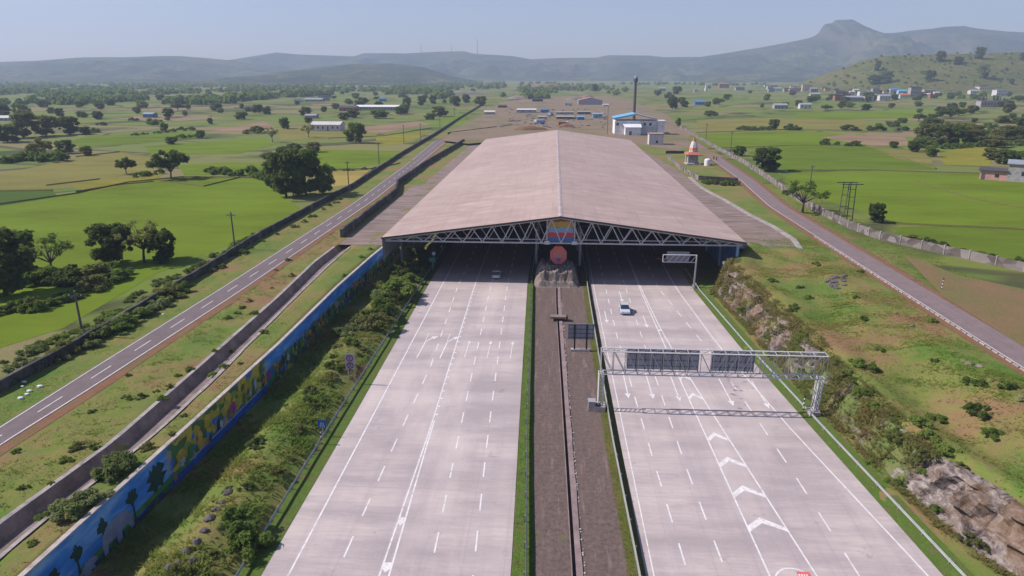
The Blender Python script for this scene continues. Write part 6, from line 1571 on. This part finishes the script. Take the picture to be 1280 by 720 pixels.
def heap(px, py, w, h, mat, lb, dd=.5):
    x, y = at(px, py, 6); ww = (at(px+w/2, py, 6)[0]-at(px-w/2, py, 6)[0])/2; hh = max(1, aty(px, py-h, y)[1]-6); mb = MB(); n = 16; m_ = 10
    for j in range(m_+1):
        for i in range(n+1):
            u, v_ = i/n*2-1, j/m_*2-1; r_ = max(0, 1-(u*u+v_*v_)); mb.v.append((u*ww, (v_+1)*ww*dd, hh*r_**.7*(1+.45*nz(u*ww, v_*ww, .3, px))-.1))
    for j in range(m_):
        for i in range(n): k = j*(n+1)+i; mb.f.append((k, k+1, k+n+2, k+n+1))
    o = mb.build('soil_heap', M[mat], smooth=True); o.location = (x, y, 6.15); tag(o, lb, 'heap')
heap(663, 163, 44, 5, 'reddirt', 'long red-brown soil heap right behind the far end of the canopy', .25); heap(708, 159, 22, 4, 'reddirt', 'red soil heap behind the canopy ridge', .4); heap(720, 125, 26, 4, 'mound', 'grey spoil heap left of the red-roofed hall', .4)
heap(650, 124, 34, 4, 'mound', 'wide dark spoil heap far behind the construction yard', .4); heap(685, 111, 44, 6, 'dirt', 'large pale earth mound far behind the construction yard', .4); heap(641, 152, 14, 2, 'gravel', 'low grey gravel pile left of the construction yard', .4); heap(625, 159, 8, 2, 'mound', 'small dark pile by the wall at the far left of the yard', .5)
heap(735, 122, 16, 3, 'mound', 'dark spoil heap behind the red-roofed hall', .4)
heap(580, 118, 60, 4, 'mound', 'very wide dark spoil bank far behind the left wall', .15)
mb = MB()
for i in range(190):
    px, py = rnd.uniform(625, 765), rnd.uniform(136, 160); x, y = at(px, py, 6); s = rnd.uniform(.3, 1.2); a = rnd.uniform(0, 3); mb.cbox((x, y, 6.15+s*.3), (s*rnd.uniform(1, 3), s*rnd.uniform(.6, 2), s*rnd.uniform(.4, .9)))
tag(mb.build('yard_clutter', M['concrete']), 'loose blocks, planks and materials littering the construction yard', 'building materials', kind='stuff')
# litter on the left verge, pale stones
for i, (px, py) in enumerate([(30,478),(28,484),(37,490),(50,484),(26,499),(34,494),(204,393)]):
    x, y = at(px, py, 5); s = rnd.uniform(.16, .34); o = MB().lathe([(0, 0), (s, .02), (s*.8, s*.6), (0, s*.8)], 7).build('pale_stone', M['white']); o.location = (x, y, gz(x, y)+.03); o.scale = (1.3, .8, 1); tag(o, 'one of the small white stones lying on the verge beyond the left service road', 'stone', 'white stones on the left verge')
for i, (px, py) in enumerate([(541,0)][:0]): pass
def rocks(pts, z, lb, grp, mat='rock'):
    for px, py, s in pts:
        s *= .75; x, y = at(px, py, z); x, y = at(px, py, gz(x, y)); o = MB().lathe([(0, -.2), (s, -.1), (s*.9, s*.5), (s*.4, s*.9), (0, s*.95)], 7).build('boulder', M[mat]); 
        for v in o.data.vertices: v.co *= 1+.35*nz(v.co.x*3+px, v.co.y*3+v.co.z*2, 1.3, py)
        o.location = (x, y, gz(x, y)); o.scale = (rnd.uniform(.9, 1.6), rnd.uniform(.8, 1.4), .8); o.rotation_euler = (0, 0, rnd.uniform(0, 6)); tag(o, lb, 'boulder', grp)
rocks([(1045+rnd.uniform(-13, 12), 350+rnd.uniform(-5, 6), rnd.uniform(.3, .7)) for _ in range(22)], 5.5, 'one of the dark stones in the small pile on the right bank', 'stone pile on the right bank', 'darkrock')
rocks([(222,706,.5),(232,690,.5),(246,678,.6),(255,664,.5),(262,650,.6),(270,640,.5),(278,630,.5),(212,712,.5),(240,700,.5),(285,616,.5)], .5, 'one of the dark boulders in the line on the lower left bank', 'boulders on the left bank', 'darkrock')
rocks([(1205,452,.6),(1212,455,.6),(1225,458,.5),(1238,475,.5),(1140,408,.5),(1120,392,.4),(1192,440,.4),(1272,500,.6),(1278,497,.5)], 6, 'one of the grey boulders half buried in the right bank below the service road', 'boulders on the right bank')

# ------------------------------------------------------------------ air, sky, sun
hz = MB().box(-5600, 5600, -160, 6800, -8, 560)
vm = bpy.data.materials.new('haze_air'); vm.use_nodes = True; nt = vm.node_tree; nt.nodes.clear(); ou = nt.nodes.new('ShaderNodeOutputMaterial'); pv = nt.nodes.new('ShaderNodeVolumePrincipled')
pv.inputs['Color'].default_value = (.62, .74, 1, 1); pv.inputs['Density'].default_value = .00016; pv.inputs['Anisotropy'].default_value = .1; nt.links.new(pv.outputs[0], ou.inputs['Volume'])
tag(hz.build('haze', vm), kind='stuff')
SUN_EL = R(43); SUN_AZ = R(180)          # sun in the -X direction
w = bpy.data.worlds.new('World'); S.world = w; w.use_nodes = True; n = w.node_tree; n.nodes.clear()
sky = n.nodes.new('ShaderNodeTexSky'); sky.sky_type = 'NISHITA'; sky.sun_disc = False; sky.sun_elevation = SUN_EL; sky.sun_rotation = R(270); sky.air_density = 1.0; sky.dust_density = 1.0; sky.ozone_density = 4; sky.altitude = 300
bg = n.nodes.new('ShaderNodeBackground'); bg.inputs[1].default_value = .09; wo = n.nodes.new('ShaderNodeOutputWorld'); tn = n.nodes.new('ShaderNodeMix'); tn.data_type = 'RGBA'; tn.blend_type = 'MULTIPLY'; tn.inputs[0].default_value = 1; tn.inputs[7].default_value = (1.12, .98, 1.03, 1); n.links.new(sky.outputs[0], tn.inputs[6]); n.links.new(tn.outputs[2], bg.inputs[0]); n.links.new(bg.outputs[0], wo.inputs[0])
sd = bpy.data.lights.new('sun', 'SUN'); sd.energy = 4.9; sd.angle = R(.5); sd.color = (1, .93, .87); so = bpy.data.objects.new('sun', sd); COL.objects.link(so)
d = Vector((math.cos(SUN_EL), -.02, -math.sin(SUN_EL))); so.rotation_euler = d.to_track_quat('-Z', 'Y').to_euler()
S.view_settings.view_transform = 'Standard'; S.view_settings.look = 'None'; S.view_settings.exposure = .26; S.view_settings.gamma = 1
S.render.engine = 'CYCLES'; S.cycles.use_denoising = True; S.cycles.max_bounces = 6; S.cycles.diffuse_bounces = 3; S.cycles.volume_bounces = 1; S.cycles.transparent_max_bounces = 8
S.render.resolution_x = 1024; S.render.resolution_y = 576
